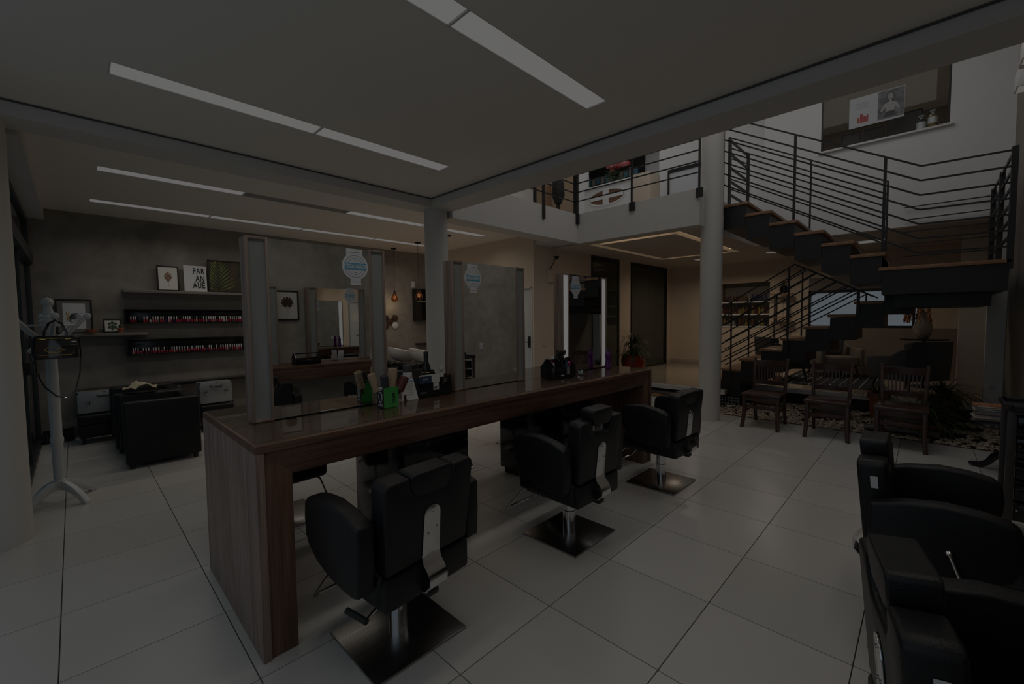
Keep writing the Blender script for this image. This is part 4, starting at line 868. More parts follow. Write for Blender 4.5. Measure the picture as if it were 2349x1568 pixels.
sp = [(-.13, 0, .17), (-.135, 0, .05), (-.12, 0, -.10), (-.08, .0, -.22), (-.02, .0, -.30), (.04, .0, -.325), (.09, .0, -.27), (.122, 0, -.12), (.135, 0, .05), (.13, 0, .17)]
P(hb, 'strap', G().tube(sp, .006, 6), patent); P(hb, 'strap_buckle', G().box(-.125, -.10, -.01, .01, -.135, -.11), patent)

# ================================================================== STAIRCASE
sc_ = thing('staircase', 'black folded steel staircase with wooden treads and a landing', 'staircase', (7.7, 1.0, 0))
def SP(name, g, m, **k):
    o = P(sc_, name, g, m, **k); o.location = (-7.7, -1.0, 0); return o
UX0, UX1, LX0, LX1 = 6.70, 7.70, 7.76, 8.72
LZ = 2.075
# upper flight: treads rise towards +Y
uT = [(.405+.296*k, LZ+.1765*(k+1)) for k in range(6)]     # (start y, top z)
for y, z in uT: SP('tread', G().box(UX0-.02, UX1+.01, y-.03, y+.296, z-.04, z), tread_wood, bevel=.004)
lT = [(2.51-.297*k, .633+.18*k) for k in range(-1, 8)]      # lower flight: nosing at +Y end
for y, z in lT: SP('tread', G().box(LX0-.02, LX1+.01, y-.297, y+.03, z-.04, z), tread_wood, bevel=.004)
SP('landing', G().box(UX0-.02, LX1+.01, -.60, .432, LZ-.04, LZ), tread_wood, bevel=.004)
# folded steel bodies
def folded(steps, up, x0, x1, th):
    """steps sorted by rising z; returns stepped side profile"""
    g = G()
    for (ya, yb, zt, zb) in steps: g.box(x0, x1, ya, yb, zb, zt)
    return g
us = [(y, y+.292, z-.042, z-.042-.31) for y, z in uT]
SP('stringer', folded(us, 1, UX0, UX1, .31), black_steel)
ls = [(y-.293, y, z-.042, max(.005, z-.042-.33)) for y, z in lT]; ls[0] = (2.514, 2.807, lT[0][1]-.042, .0); ls[1] = (2.217, 2.51, lT[1][1]-.042, .0)
SP('stringer', folded(ls, 1, LX0, LX1, .33), black_steel)
SP('landing_box', G().box(UX0, LX1, -.585, .40, LZ-.32, LZ-.042), black_steel); SP('landing_box', G().box(UX0+.35, LX1, -.50, .30, LZ-.47, LZ-.322), black_steel)
SP('riser_board', G().box(UX0+.02, UX1-.02, .405, .412, LZ, LZ+.13), tread_wood)
RW = .014
def railing(x, seg, n, dz, posts, names=('rail', 'post'), pw=.03):
    """seg: list of (y,z) of the top rail; copies n rails dz apart below"""
    for k in range(n):
        g = G()
        for a, b in zip(seg, seg[1:]): g.bar((x, a[0], a[1]-k*dz), (x, b[0], b[1]-k*dz), RW, RW+.004)
        SP('rail', g, black_steel)
    for y, z0, z1 in posts: SP('post', G().box(x-.008, x+.008, y-pw/2, y+pw/2, z0, z1), black_steel)
sl = .596
# outer railing of the upper flight and landing
railing(6.72, [(2.2, 3.18+2.1*sl*.98), (.10, 3.18), (-.58, 3.17)], 7, .161, [(2.2, 3.0, 4.42), (1.31, 2.55, 3.88), (.405, 2.2, 3.36)])
SP('post', G().box(6.68, 6.76, -.61, -.565, 1.98, 3.2), black_steel)
# inner railing of the upper flight
railing(7.67, [(2.38, 4.43), (.43, 3.29)], 6, .165, [(1.29, 2.65, 3.79), (.43, 2.15, 3.30)], pw=.022)
# landing end railing along X
for k in range(6): SP('rail', G().box(6.74, 8.70, -.590, -.575, 3.14-k*.17, 3.175-k*.17), black_steel)
for x in (7.75, 8.68): SP('post', G().box(x-.04, x+.04, -.61, -.565, 2.05, 3.18), black_steel)
for k in range(5): SP('rail', G().bar((8.69, -.56, 3.1-k*.18), (8.69, .30, 3.1-k*.18), RW), black_steel)
# guard at the mezzanine edge
for k in range(5): SP('rail', G().box(7.7, 8.72, 2.41, 2.43, 4.40-k*.22, 4.44-k*.22), black_steel)
for x in (7.70, 8.70): SP('post', G().box(x-.03, x+.03, 2.40, 2.44, 3.31, 4.46), black_steel)
# railings of the lower flight, cut by a bar under the upper flight
def lower_rail(x, dx=0):
    n = 7
    def topz(y, k): return 1.66+(2.54-y)*.606-k*.155
    def barz(y): return 2.31-(1.49-y)*.57
    for k in range(n):
        # intersection of rail k with the sloping end bar
        # topz = barz -> solve linearly
        a = 1.66+2.54*.606-k*.155; b = -.606; c = 2.31-1.49*.57; d = .57
        yi = (c-a)/(b-d); yi = max(yi, .45)
        SP('rail', G().bar((x, 2.78, topz(2.78, k)), (x, yi, topz(yi, k)), RW, RW+.004), black_steel)
    SP('end_bar', G().bar((x, 1.49, 2.31), (x, .56, barz(.56)), RW, .02), black_steel)
    for y in (2.37, 1.55, .70):
        zt = min(topz(y, 0), barz(y) if y < 1.49 else 9); kz = [z for yy, z in lT if yy-.297 <= y <= yy+.01][0]
        SP('post', G().box(x-.008, x+.008, y-.011, y+.011, kz-.3, zt), black_steel)
lower_rail(7.745); lower_rail(8.74)
wg = thing('wire_panel', 'white wire grid panel standing at the foot of the black stairs', 'wire grid', (7.68, 2.37, 0))  # white grid drawn as thin crossed bars
g = G()
for i in range(7): g.bar((0, -.15+.05*i, 0), (0, -.15+.05*i, .16), .004)
for j in range(4): g.bar((0, -.155, .003+.05*j), (0, .155, .003+.05*j), .004)
P(wg, 'grid', g, white_lac)
# mezzanine railing
mz = thing('mezzanine_railing', 'black steel railing along the edge of the white mezzanine', 'railing', (6.18, 4.4, 3.31))
for k in range(4): P(mz, 'rail', G().bar((-.02, 0.02, .66-.152*k+.01), (-.02, -2.07, .66-.152*k+.01), .016), black_steel); P(mz, 'rail', G().bar((-.02, .02, .66-.152*k), (-2.73, .02, .66-.152*k), .016), black_steel)
for y in (-1.04, -2.07):
    p = P(mz, 'post', G().box(-.03, -.005, y-.012, y+.012, -.02, .68), black_steel); P(p, 'post_foot', G().box(-.032, -.002, y-.05, y+.04, -.13, .0), black_steel)
p = P(mz, 'post', G().box(-.05, .01, -.02, .05, -.02, .68), black_steel); P(p, 'post_foot', G().box(-.055, .0, -.045, .06, -.17, .0), black_steel)
p = P(mz, 'post', G().box(-.95, -.90, -.03, .0, -.22, .68), black_steel)

# ================================================================== WOODEN CHAIRS
def wooden_chair(x, y, rz, label):
    t = thing('wooden_chair', label, 'chair', (x, y, 0), rz, 'dark wooden chairs in front of the stairs')
    def leg(pts, w, d):
        g = G(); pr = None
        for (px, py, pz) in pts:
            q = [g.bm.verts.new((px+a*w/2, py+b*d/2, pz)) for a, b in ((-1, -1), (1, -1), (1, 1), (-1, 1))]
            if pr:
                for i in range(4): g.bm.faces.new((pr[i], pr[(i+1) % 4], q[(i+1) % 4], q[i]))
            else: g.bm.faces.new(q[::-1])
            pr = q
        g.bm.faces.new(pr); return g
    for s in (-1, 1):
        P(t, 'leg', leg([(s*.215, .262, 0), (s*.205, .235, .10), (s*.20, .225, .22), (s*.20, .222, .44)], .042, .045), mahog, .005)
        P(t, 'leg', leg([(s*.185, -.30, 0), (s*.185, -.255, .15), (s*.185, -.225, .30), (s*.188, -.215, .46), (s*.195, -.235, .62), (s*.205, -.285, .92)], .036, .042), mahog, .005, label='rear leg rising into the back post')
    P(t, 'seat', G().prism([(-.235, .26), (.235, .26), (.215, -.235), (-.215, -.235)], .435, .475, 'z'), mahog_x, .012, 3)
    P(t, 'apron', G().box(-.18, .18, .212, .232, .37, .435), mahog_x, .003); P(t, 'apron', G().box(-.20, -.182, -.20, .21, .375, .435), mahog); P(t, 'apron', G().box(.182, .20, -.20, .21, .375, .435), mahog)
    P(t, 'stretcher', G().box(-.185, .185, .215, .233, .265, .31), mahog_x, .003); P(t, 'stretcher', G().box(-.195, -.178, -.225, .215, .22, .255), mahog); P(t, 'stretcher', G().box(.178, .195, -.225, .215, .22, .255), mahog); P(t, 'stretcher', G().box(-.17, .17, -.245, -.228, .24, .28), mahog_x)
    def curved(z0, z1, yb, bow):
        g = G(); N = 8; fr_, bk = [], []
        for i in range(N+1):
            u = -1+2*i/N; yy = yb-bow*(1-u*u)
            fr_.append([g.bm.verts.new((u*.185, yy+.011, z)) for z in (z0, z1)]); bk.append([g.bm.verts.new((u*.185, yy-.011, z)) for z in (z0, z1)])
        for i in range(N):
            g.bm.faces.new((fr_[i][0], fr_[i+1][0], fr_[i+1][1], fr_[i][1])); g.bm.faces.new((bk[i][0], bk[i][1], bk[i+1][1], bk[i+1][0]))
            g.bm.faces.new((fr_[i][1], fr_[i+1][1], bk[i+1][1], bk[i][1])); g.bm.faces.new((fr_[i][0], bk[i][0], bk[i+1][0], fr_[i+1][0]))
        g.bm.faces.new((fr_[0][0], fr_[0][1], bk[0][1], bk[0][0])); g.bm.faces.new((fr_[N][0], bk[N][0], bk[N][1], fr_[N][1])); return g
    P(t, 'back_rail', curved(.80, .885, -.262, .028), mahog_x); P(t, 'back_rail', curved(.545, .605, -.225, .028), mahog_x)
    for i in range(9):
        u = -.84+1.68*i/8; b = .028*(1-u*u)
        P(t, 'slat', leg([(u*.165, -.225-b, .60), (u*.178, -.258-b, .805)], .013, .008), mahog)
    return t
wooden_chair(6.62, 1.575, R(90), 'dark wooden slat-back chair nearest the tall right column')
wooden_chair(6.61, .86, R(92), 'dark wooden slat-back chair in the middle of the three before the stairs')
wooden_chair(6.64, .18, R(89), 'dark wooden slat-back chair nearest the magazine table')

# ================================================================== MAGAZINE TABLE AND TROLLEY
mt = thing('pedestal_table', 'black pedestal table with curved feet holding magazines', 'table', (6.14, -.60, 0))
P(mt, 'table_top', G().lathe([(.24, .44), (.27, .45), (.275, .465), (.27, .48), (.0001, .48)], 36), black_lac); P(mt, 'column', G().lathe([(.045, .13), (.05, .16), (.03, .2), (.04, .3), (.028, .36), (.05, .42), (.08, .44)], 20), black_lac)
for k in range(3):
    a = R(70+120*k); P(mt, 'foot', G().prism([(.02, .21), (.07, .205), (.12, .16), (.16, .085), (.21, .05), (.27, .045), (.28, .02), (.23, .0), (.17, .01), (.12, .05), (.08, .11), (.02, .13)], -.02, .02, 'y', Matrix.Rotation(a, 4, 'Z')), black_lac, .008)
rr = random.Random(11); MC = [(.40, .17, .09), (.42, .40, .36), (.25, .22, .22), (.50, .30, .10), (.15, .18, .28), (.45, .36, .33), (.55, .52, .47), (.30, .16, .15)]
z = .482
for i in range(18):
    h = rr.uniform(.006, .010); c = MC[0] if i == 17 else MC[rr.randrange(1, 8)]
    o = T('magazine', G().box(-.105, .105, -.14, .14, 0, h), mat('magazine_%d' % (MC.index(c)), c, .35, noise=.35 if i == 17 else .12, nscale=14), ('topmost magazine, with an orange cover, on the tall stack' if i == 17 else 'magazine in the tall stack on the black pedestal table, %s from the bottom' % ordn(i)), 'magazine', (6.19+rr.uniform(-.012, .012), -.50+rr.uniform(-.014, .014), z), R(rr.uniform(-6, 6)), 'magazines in the tall stack', bevel=0); z += h+.0004
z = .482
for i in range(8):
    h = rr.uniform(.006, .009); o = T('magazine', G().box(-.1, .1, -.07, .07, 0, h), mat('magazine_6', MC[6], .35), 'pale magazine in the short stack beside the trolley, %s from the bottom' % ordn(i), 'magazine', (5.99+rr.uniform(-.008, .008), -.655+rr.uniform(-.01, .01), z), R(rr.uniform(-5, 5)), 'magazines in the short stack'); z += h+.0004
tr = thing('tool_trolley', 'black salon trolley with drawers and a rounded tray top at the picture edge', 'trolley', (4.50, -.615, 0))
P(tr, 'tray', G().prism([(-.20+.05*(1-math.cos(a)) if False else x, y) for x, y in [(-.17, -.22), (.17, -.22), (.20, -.19), (.20, .19), (.17, .22), (-.17, .22), (-.20, .19), (-.20, -.19)]], .87, .885, 'z'), dark_plastic, .004)
g = G(); q = [(-.17, -.22), (.17, -.22), (.20, -.19), (.20, .19), (.17, .22), (-.17, .22), (-.20, .19), (-.20, -.19)]
for a, b in zip(q, q[1:]+q[:1]): g.bar((a[0], a[1], .90), (b[0], b[1], .90), .014, .03)
P(tr, 'tray_rim', g, dark_plastic, .004)
for sx in (-1, 1):
    for sy in (-1, 1): P(tr, 'upright', G().box(sx*.165-.018, sx*.165+.018, sy*.19-.02, sy*.19+.02, .09, .868), mat('trolley_grey', (.055, .050, .050), .45), .003); P(tr, 'caster', G().lathe([(.03, -.014), (.03, .014)], 14, m=Matrix.Translation((sx*.165, sy*.19, .032)) @ Matrix.Rotation(R(90), 4, 'X')).box(sx*.165-.012, sx*.165+.012, sy*.19-.018, sy*.19+.018, .05, .09), rubber)
for k in range(5):
    d = P(tr, 'drawer', G().box(-.14, .14, -.165, .165, .12+k*.145, .245+k*.145), black_lac, .006); P(d, 'drawer_stop', G().lathe([(.006, 0), (.006, .01)], 8, m=Matrix.Translation((-.15, .15, .2+k*.145)) @ Matrix.Rotation(R(-90), 4, 'Y')), chrome)
T('hair_tool_box', G().box(-.1, .1, -.06, .06, 0, .07), black_lac, 'black box standing on the trolley tray, seen in the middle mirror', 'box', (4.55, -.66, .887), bevel=.004)

# ================================================================== PLANTS
def blades(g, n, L, spread, r, droop, wd, z0, seed, up=1.25):
    rr = random.Random(seed)
    for i in range(n):
        a = rr.uniform(0, 2*PI); e = rr.uniform(.35, up); l = L*rr.uniform(.65, 1.1); c, s = math.cos(a), math.sin(a)
        p = Vector((r*c*rr.random(), r*s*rr.random(), z0)); pts = [p.copy()]; el = e
        for k in range(6):
            p = p+Vector((c*math.cos(el), s*math.cos(el), math.sin(el)))*l/6; pts.append(p.copy()); el -= droop*rr.uniform(.7, 1.2)
        g.ribbon(pts, wd*rr.uniform(.8, 1.2), (-s, c, .15))
    return g
def plant(name, x, y, z, n, L, droop, wd, m, label, pot=None, potm=None, ph=.2, seed=1, up=1.25):
    t = thing(name, label, 'plant', (x, y, z), 0)
    if pot: P(t, 'pot', G().lathe(pot, 24), potm); P(t, 'soil', G().lathe([(pot[-1][0]*.8, ph-.03), (1e-4, ph-.02)], 16), rubber)
    P(t, 'foliage', blades(G(), n, L, 1, .05, droop, wd, ph-.02, seed, up), m, smooth=0, kind='stuff'); return t
rp_ = [(.10, 0), (.15, .05), (.19, .16), (.20, .26), (.18, .34), (.15, .38), (.14, .38), (.15, .34)]
t = plant('potted_plant', 8.38, 4.52, .28, 130, .62, .50, .02, leaf_g, 'drooping green plant in a round red pot before the dark glass doors', [(r*1.25, z*1.15) for r, z in rp_], redpot, .43, 3, 1.5)
P(t, 'trunk', G().tube([(0, 0, .40), (.01, .0, .55), (0, .01, .66)], [.03, .02, .012], 8), mahog)
P(t, 'foliage', blades(G(), 90, .55, 1, .03, .42, .02, .66, 9, 1.5), leaf_d, smooth=0, kind='stuff')
tp = [(.09, 0), (.12, .16), (.135, .16), (.135, .2), (.12, .2)]; bowlp = [(.12, 0), (.19, .08), (.23, .14), (.22, .15), (.2, .13)]
plant('spider_plant', 7.78, 1.02, -.01, 90, .50, .44, .014, leaf_g, 'spider plant in a clay bowl behind the middle wooden chair', [(r*.9, z) for r, z in bowlp], terracotta, .15, 21)
plant('spider_plant', 8.25, .48, -.01, 60, .50, .40, .013, leaf_g, 'arching plant in a clay pot between the middle and last wooden chairs', [(r, z*1.9) for r, z in tp], terracotta, .38, 22)
plant('spider_plant', 7.50, .02, -.01, 150, .74, .46, .015, leaf_g, 'big drooping grass plant in a wide clay bowl behind the last wooden chair', bowlp, terracotta, .15, 23, 1.5)
plant('spider_plant', 8.15, -.20, -.01, 150, .56, .40, .015, leaf_d, 'large bushy grass plant in front of the white wall pier', [(r*1.2, z*2.0) for r, z in tp], mahog, .40, 24, 1.45)
T('clay_log', G().tube([(0, -.25, .055), (.02, 0, .07), (0, .45, .055)], [.045, .055, .04], 10), mahog, 'reddish log lying on the pebbles behind the last wooden chair', 'log', (7.17, .1, .0))
sl_ = thing('socket_plate', 'white round wall socket low on the white wall pier', 'socket', (8.748, -.665, .50)); P(sl_, 'plate', G().lathe([(.035, 0), (.032, .008), (.015, .008), (.012, .004), (1e-4, .004)], 18, m=Matrix.Rotation(R(-90), 4, 'Y')), papercool)

# ================================================================== LOUNGE
rg = T('patterned_rug', G().box(-1.1, 1.25, -.72, .72, 0, .008), mat('rug_black', (.016, .018, .022), .95), 'black rug with small white marks on the raised lounge floor', 'rug', (10.2, 1.3, .281))
g = G(); rr = random.Random(8)
for i in range(14):
    for j in range(10):
        x, y = -1.05+.165*i+.04*(j % 2), -.66+.14*j; g.box(x, x+.07, y, y+.018, .0081, .0095)
P(rg, 'woven_marks', g, papercool, kind='stuff')
def tub_armchair(x, y, rz, m, label, z=.293, s=1.0, legm=None):
    t = thing('tub_armchair', label, 'armchair', (x, y, z), rz, None); W = .34
    P(t, 'backrest', G().prism([(-.33, .22), (-.20, .22), (-.22, .80), (-.38, .82)], -W, W, 'x'), m, .03, 3)
    for sx in (-1, 1): P(t, 'armrest', G().prism([(-.30, .22), (.32, .22), (.34, .57), (-.06, .60), (-.22, .70), (-.34, .72)], sx*W-.045, sx*W+.045, 'x'), m, .025, 3)
    P(t, 'seat', G().box(-.29, .29, -.19, .33, .22, .42), m, .04, 3)
    for sx in (-1, 1):
        for sy in (-.26, .26): P(t, 'leg', G().tube([(sx*.27, sy, .22), (sx*.31, sy*1.15, 0)], [.024, .014], 8), mahog)
    return t
tub_armchair(9.12, .20, R(-40), greyfab, 'large grey fabric armchair below the vase'); 
tub_armchair(9.75, 2.05, R(-140), mat('dark_fabric', (.045, .045, .05), .9), 'dark fabric armchair behind the first wooden chair')
t = tub_armchair(10.72, 1.35, R(125), mat('taupe_fabric', (.17, .145, .125), .9), 'taupe armchair with a patterned cushion at the lounge wall'); P(t, 'cushion', G().box(-.2, .2, -.06, .06, 0, .32, Matrix.Translation((0, -.1, .45)) @ Matrix.Rotation(R(-15), 4, 'X')), mat('cushion_pattern', (.14, .14, .14), .9, noise=.7, nscale=25), .05, 3)
pt = thing('pedestal_table', 'round dark side table carrying the cream vase', 'table', (10.05, .03, .2905)); P(pt, 'table_top', G().lathe([(.30, .79), (.31, .80), (.31, .82), (1e-4, .82)], 32), black_lac); P(pt, 'stem', G().lathe([(.16, 0), (.16, .015), (.025, .03), (.025, .79)], 16), black_steel)
vs = thing('vase', 'cream crackled vase holding orange orchids on the dark side table', 'vase', (10.05, .05, 1.112)); P(vs, 'body', G().lathe([(.06, 0), (.09, .03), (.125, .13), (.125, .20), (.09, .30), (.055, .36), (.05, .42), (.062, .45), (.055, .45), (.045, .42)], 28), mat('vase_cream', (.36, .30, .24), .25, noise=.15, nscale=30))
st_ = G(); fl_ = G(); rr = random.Random(4)
for k in range(7):
    a = R(20+k*30); c, s = math.cos(a), math.sin(a); pts = [(0, 0, .42), (.06*c, .06*s, .54), (.14*c, .14*s, .56), (.21*c, .21*s, .46), (.25*c, .25*s, .28)]; st_.tube(pts, .005, 5)
    for i in range(20):
        u = rr.uniform(.3, 1)*3.99; j = int(u); p = Vector(pts[j]).lerp(Vector(pts[j+1]), u-j)
        for q in range(5): b = 2*PI*q/5; fl_.ball((p.x+.022*math.cos(b), p.y+rr.uniform(-.02, .02), p.z+.022*math.sin(b)), .017, 6, (1, .5, 1))
P(vs, 'stems', st_, leaf_g); P(vs, 'blossoms', fl_, mat('orchid_orange', (.38, .17, .06), .7, noise=.5, nscale=30), kind='stuff')
# niche shelves with retail bottles
for k, z in enumerate((1.28, 1.58, 1.88)):
    T('niche_shelf', G().box(-.005, .28, -.53, .53, -.03, 0), upper_white, '%s white shelf board in the lounge bottle niche' % ('bottom', 'middle', 'top')[k], 'shelf', (11.43, 3.2, z), group='white niche shelves')
NB = [mat('retail_%d' % i, c, .3) for i, c in enumerate([(.10, .02, .018), (.05, .06, .12), (.02, .02, .02), (.28, .20, .05), (.30, .29, .28), (.14, .07, .04), (.16, .05, .05)])]
NBN = ['red', 'navy', 'black', 'gold', 'white', 'brown', 'rose']
nme = [G().lathe([(.024, 0), (.024, .11), (.014, .125), (.014, .16)], 10).mesh('retail_bottle', m) for m in NB]
rr = random.Random(17)
for k, (z, nm) in enumerate(((1.28, 'bottom'), (1.58, 'middle'), (1.88, 'top'))):
    n = 14
    for i in range(n):
        c = [rr.choice((2, 3, 4)), rr.choice((0, 3, 5, 6)), (0 if i < 5 else 5 if i < 8 else 1)][k] if rr.random() < .8 else rr.randrange(7)
        o = link('retail_bottle', nme[c]); o.location = (11.52+rr.uniform(0, .04), 3.69-i*.071, z+.0005); o.scale = (1, 1, rr.uniform(.8, 1.25))
        tag(o, '%s retail bottle, %s from the left on the %s niche shelf' % (NBN[c], ordn(i), nm), 'bottle', 'retail bottles on the %s niche shelf' % nm)
# hanging plank shelf with small plants
hs = thing('hanging_shelf', 'wooden plank shelf hung on black straps beside the bottle niche', 'shelf', (11.2, 2.37, 0))
P(hs, 'plank', G().box(-.1, .09, -.22, .22, 2.0, 2.025), tread_wood); P(hs, 'plank', G().box(-.1, .09, -.22, .22, 1.47, 1.495), tread_wood)
for y in (-.12, .12): P(hs, 'strap', G().box(-.09, -.08, y-.015, y+.015, .9, 2.0).box(.07, .08, y-.015, y+.015, 1.4, 2.0), black_mat)
plant('air_plant', 11.17, 2.33, 2.026, 40, .23, .12, .012, leaf_d, 'spiky plant in a round black pot on the hanging plank', [(.05, 0), (.085, .05), (.08, .13), (.055, .16), (.05, .15)], black_lac, .16, 31, 1.5)
plant('small_plant', 10.9, 2.37, .282, 20, .12, .3, .012, leaf_g, 'terracotta pot on the lounge floor below the hanging plank', [(.07, 0), (.10, .22), (.11, .22), (.11, .27), (.1, .27)], terracotta, .26, 33)
wl = thing('wall_lamp', 'white box wall lamp near the top right picture corner', 'lamp', (7.6, -.76, 4.05), 0, 'white wall lamps'); P(wl, 'lamp_body', G().box(-.12, .12, .005, .12, 0, .18), upper_white, .004); P(wl, 'diffuser', G().box(-.1, .1, .02, .105, -.006, 0), spot_lit)
w2_ = thing('wall_lamp', 'second white box wall lamp, above and nearer the camera', 'lamp', (7.25, -.76, 4.22), 0, 'white wall lamps'); P(w2_, 'lamp_body', G().box(-.1, .1, .005, .12, 0, .2), upper_white, .004); P(w2_, 'diffuser', G().box(-.08, .08, .02, .105, -.006, 0), spot_lit)
el = thing('emergency_lamp', 'small black spot on a cable above a white plate on the beige wall', 'lamp', (6.15, 4.998, 0)); P(el, 'plate', G().box(-.09, .09, -.03, 0, 2.18, 2.40), beige, .004); P(el, 'cable', G().tube([(0, -.02, 2.4), (-.03, -.03, 2.46), (.02, -.03, 2.48), (.0, -.03, 2.44), (.06, -.04, 2.54), (.10, -.06, 2.62)], .006, 6), black_mat); P(el, 'spot_head', G().lathe([(.03, 0), (.045, .05)], 14, (.12, -.07, 2.61)), black_mat)
T('wall_switch', G().box(-.04, .04, -.012, 0, -.06, .06), beige, 'beige switch plate on the beige wall beside the white door', 'switch', (5.98, 4.998, 1.08), bevel=.003)

# ================================================================== UPPER FLOOR
po = thing('poster', 'white salon poster with red products and a grey portrait stuck on the upper window', 'poster', (8.742, .66, 4.46))
P(po, 'poster_sheet', G().box(-.001, 0, -.325, .325, 0, .455), papercool)
P(po, 'photo_area', G().box(-.0022, -.0012, -.32, -.02, .03, .445), mat('photo_grey', (.20, .21, .22), .6, noise=.5, nscale=9))
g = G()
def disc(cy_, cz_, ry, rz_, x, n=16): g.sheet([(x, cy_+ry*math.cos(2*PI*i/n), cz_+rz_*math.sin(2*PI*i/n)) for i in range(n)])
disc(-.16, .33, .06, .085, -.0026); P(po, 'printed_hair', g, mat('hair_grey', (.10, .10, .105), .6), smooth=0)
def flat(x, pts): g.sheet([(x, a_, b_) for a_, b_ in pts])
g = G(); flat(-.0027, [(-.225, .33), (-.20, .40), (-.165, .42), (-.12, .40), (-.095, .33), (-.085, .22), (-.115, .20), (-.13, .30), (-.2, .30), (-.215, .21), (-.245, .22)]); P(po, 'printed_hair', g, mat('hair_grey2', (.15, .15, .155), .6), smooth=0)
g = G(); disc(-.162, .345, .030, .046, -.0030); flat(-.0030, [(-.15, .30), (-.175, .30), (-.18, .27), (-.235, .245), (-.275, .15), (-.255, .14), (-.215, .2), (-.205, .13), (-.12, .13), (-.11, .2), (-.07, .14), (-.05, .155), (-.095, .245), (-.145, .27)]); P(po, 'printed_portrait', g, mat('skin_grey', (.44, .44, .44), .6), smooth=0)
g = G(); flat(-.0031, [(-.21, .13), (-.115, .13), (-.09, .05), (-.235, .05)]); flat(-.0032, [(-.185, .352), (-.171, .356), (-.171, .35), (-.185, .347)]); flat(-.0032, [(-.153, .356), (-.139, .352), (-.139, .347), (-.153, .35)]); flat(-.0032, [(-.173, .322), (-.15, .322), (-.155, .315), (-.168, .315)]); P(po, 'printed_skirt', g, mat('skirt_grey', (.09, .09, .095), .6), smooth=0)
P(po, 'printed_products', G().box(-.002, -.0012, .11, .15, .06, .15).box(-.002, -.0012, .155, .19, .06, .19).box(-.002, -.0012, .195, .225, .06, .14).box(-.002, -.0012, .09, .105, .06, .165), mat('print_red', (.40, .07, .06), .5))
g = G()
for i in range(6): g.box(-.002, -.0012, .09, .26-.02*(i % 3), .36-i*.018, .363-i*.018)
P(po, 'printed_lines', g, inkgrey)
for i, (y, m, lb) in enumerate(((.15, ink, 'black and white pump bottle on the upper window sill'), (.03, mat('amber_oil', (.20, .14, .03), .15), 'amber pump bottle with white label on the upper window sill'))):
    bottle('pump_bottle', 8.82, y, wz0+.0005, [(.05, 0), (.052, .01), (.052, .14+.04*i), (.02, .17+.04*i)], m, lb, capm=papercool, cap=[(.015, .17+.04*i), (.015, .2+.04*i), (.035, .205+.04*i), (.03, .22+.04*i)], bandm=papercool, band=[(.0528, .01+.06*i), (.0528, .12+.04*i)])
T('glass_ball', G().ball((0, 0, .03), .03, 12), black_lac, 'small dark ball at the right end of the upper window sill', 'ornament', (8.83, -.06, wz0))
for i, y in enumerate((1.02, .72, .35)): picture_frame('dark_picture', .26 if i < 2 else .42, .5 if i < 2 else .62, (9.35, y, 4.1), R(-90), ['dark picture left in the upper room window', 'dark picture in the middle of the upper room window', 'largest dark picture in the upper room window'][i], pm=mat('dark_print', (.045, .035, .02), .5, noise=.7, nscale=6))
T('display_ledge', G().box(-.12, .2, -.75, .65, 0, .78), beige, 'low beige display ledge carrying dark pictures in the upper room', 'ledge', (9.38, .55, 3.315))
# vanity with flowers, seen through the mezzanine railing
vt = thing('vanity_desk', 'white reception desk with an oval opening, seen through the mezzanine railing', 'desk', (7.5, 4.64, 3.31))
P(vt, 'desk_body', G().box(0, .5, -.56, .52, 0, .82), upper_white, .01); P(vt, 'desk_top', G().box(-.04, .54, -.58, .54, .82, .86), upper_white, .006)
ov = [(.42*math.cos(2*PI*i/28), .50+.155*math.sin(2*PI*i/28)) for i in range(28)]; P(vt, 'oval_rim', G().tube([(-.004, a, b+.1) for a, b in ov], .02, 6, True), upper_white); P(vt, 'oval_inlay', G().prism([(a*.96, b*.985+.105) for a, b in ov if True], -.006, .0, 'x'), mat('desk_inlay', (.20, .11, .065), .6)); P(vt, 'oval_bar', G().box(-.03, -.007, -.06, .07, .45, .76), upper_white); P(vt, 'oval_board', G().box(-.02, -.0065, -.38, .38, .57, .64), upper_white)
fv = thing('flower_vase', 'vase of pink roses on the white desk of the upper floor', 'flowers', (7.7, 4.58, 4.1715)); P(fv, 'vase', G().lathe([(.06, 0), (.09, .06), (.06, .16), (.07, .2)], 16), clearglass)
P(fv, 'foliage', blades(G(), 80, .24, 1, .05, .22, .05, .12, 41, 1.3), leaf_g, smooth=0, kind='stuff')
rr = random.Random(6); pink = mat('rose_pink', (.50, .16, .16), .7, noise=.4, nscale=40); red = mat('rose_red', (.42, .05, .06), .7, noise=.3, nscale=40)
for i in range(13):
    a = rr.uniform(0, 2*PI); r = rr.uniform(.05, .32); c = (r*math.cos(a)*.5, r*math.sin(a), .20+rr.uniform(0, .22)+r*.25); g = G().ball(c, .048, 10)
    for k in range(5): g.ball((c[0]+.032*math.cos(k*1.26), c[1]+.032*math.sin(k*1.26), c[2]-.008), .034, 8)
    P(fv, 'rose', g, red if i % 5 == 0 else pink)
sh = thing('wall_shelf_unit', 'dark shelf unit with pale product boxes behind the roses', 'shelf', (11.38, 7.2, 4.6)); P(sh, 'shelf_back', G().box(-.25, .015, -1.4, .9, .2, .42).box(-.05, .015, -1.4, .9, .42, 1.9).box(-.25, .015, -1.4, .9, .86, .9), black_mat)
PBX = [(.30, .30, .30), (.10, .22, .32), (.34, .33, .30), (.10, .24, .30)]
rr = random.Random(12)
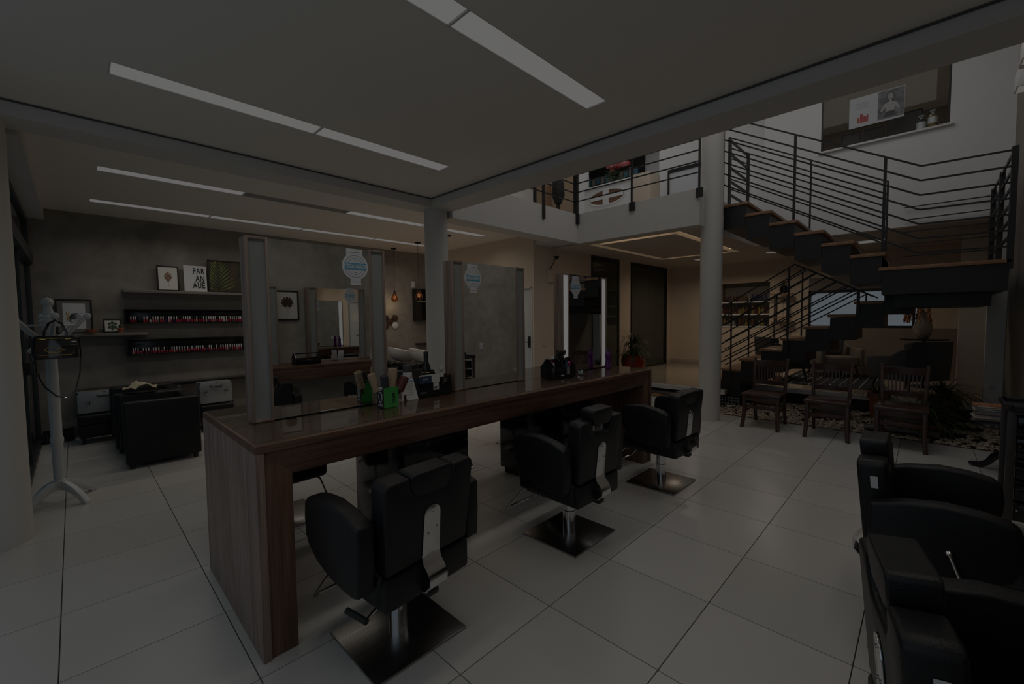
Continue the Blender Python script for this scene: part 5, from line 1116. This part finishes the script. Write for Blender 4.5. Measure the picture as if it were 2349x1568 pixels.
for i in range(14):
    for j, z in enumerate((5.021, 5.501)):
        T('product_box', G().box(-.05, .05, -.055, .055, 0, rr.uniform(.18, .27)), mat('pbox_%d' % (i % 4), PBX[i % 4], .5), 'pale product box, %s from the left on the %s shelf behind the roses' % (ordn(i), ('lower', 'upper')[j]), 'box', (11.24, 8.0-i*.155, z), group='product boxes behind the roses')
struct('wall_upper_partition', G().box(9.4, 9.5, 6.40, 6.72, 3.31, 6.5), upper_white)
struct('wall_upper_tan', G().box(9.5, 9.6, 6.72, 8.3, 3.31, 6.5), tanwall)
T('beige_cabinet', G().box(-.2, .2, -.19, .17, 0, .86), beige, 'plain beige cabinet right of the white desk on the upper floor', 'cabinet', (7.6, 3.86, 3.311), bevel=.006)
ud = thing('upper_door', 'white door with a dark header on the upper floor beside the column', 'door', (9.0, 3.65, 3.31)); P(ud, 'door_leaf', G().box(.0, .04, -.42, .38, 0, 1.26), papercool, .003); P(ud, 'door_frame', G().box(-.02, .05, .38, .41, 0, 1.33).box(-.02, .05, -.45, -.42, 0, 1.33).box(-.02, .05, -.42, .38, 1.26, 1.33), black_steel)
struct('wall_upper_low', G().box(9.3, 9.4, 2.18, 4.4, 3.31, 6.5), upper_white)
ms = thing('camera_tripod', 'black studio stand with a broad head behind the mezzanine railing', 'stand', (5.75, 5.0, 3.31)); P(ms, 'stand_pole', G().tube([(0, 0, 0), (0, 0, 1.2)], .03, 8), black_mat); P(ms, 'stand_arm', G().tube([(0, 0, .55), (-.12, .05, .68), (-.3, .1, .72)], .035, 8), black_mat); P(ms, 'stand_head', G().box(-.62, -.22, -.05, .25, .68, .78), black_mat, .01); P(ms, 'stand_base', G().box(-.2, .2, -.2, .2, 0, .04), black_mat)
mn = thing('hair_stand', 'dark draped hair stand in front of the tan wall on the upper floor', 'stand', (8.4, 6.55, 3.31)); P(mn, 'stand_base', G().lathe([(.28, 0), (.26, .35), (.12, .5)], 14), black_mat); P(mn, 'stand_pole', G().tube([(0, 0, .45), (0, 0, 1.7)], .05, 8), black_mat); P(mn, 'stand_top', G().lathe([(.08, 1.0), (.16, 1.2), (.14, 1.5), (.05, 1.75)], 14), black_mat)
T('wood_plank', G().box(-.03, .03, -.06, .06, 0, 1.9), tread_wood, 'brown upright plank against the tan wall of the upper floor', 'plank', (9.44, 7.7, 3.311))
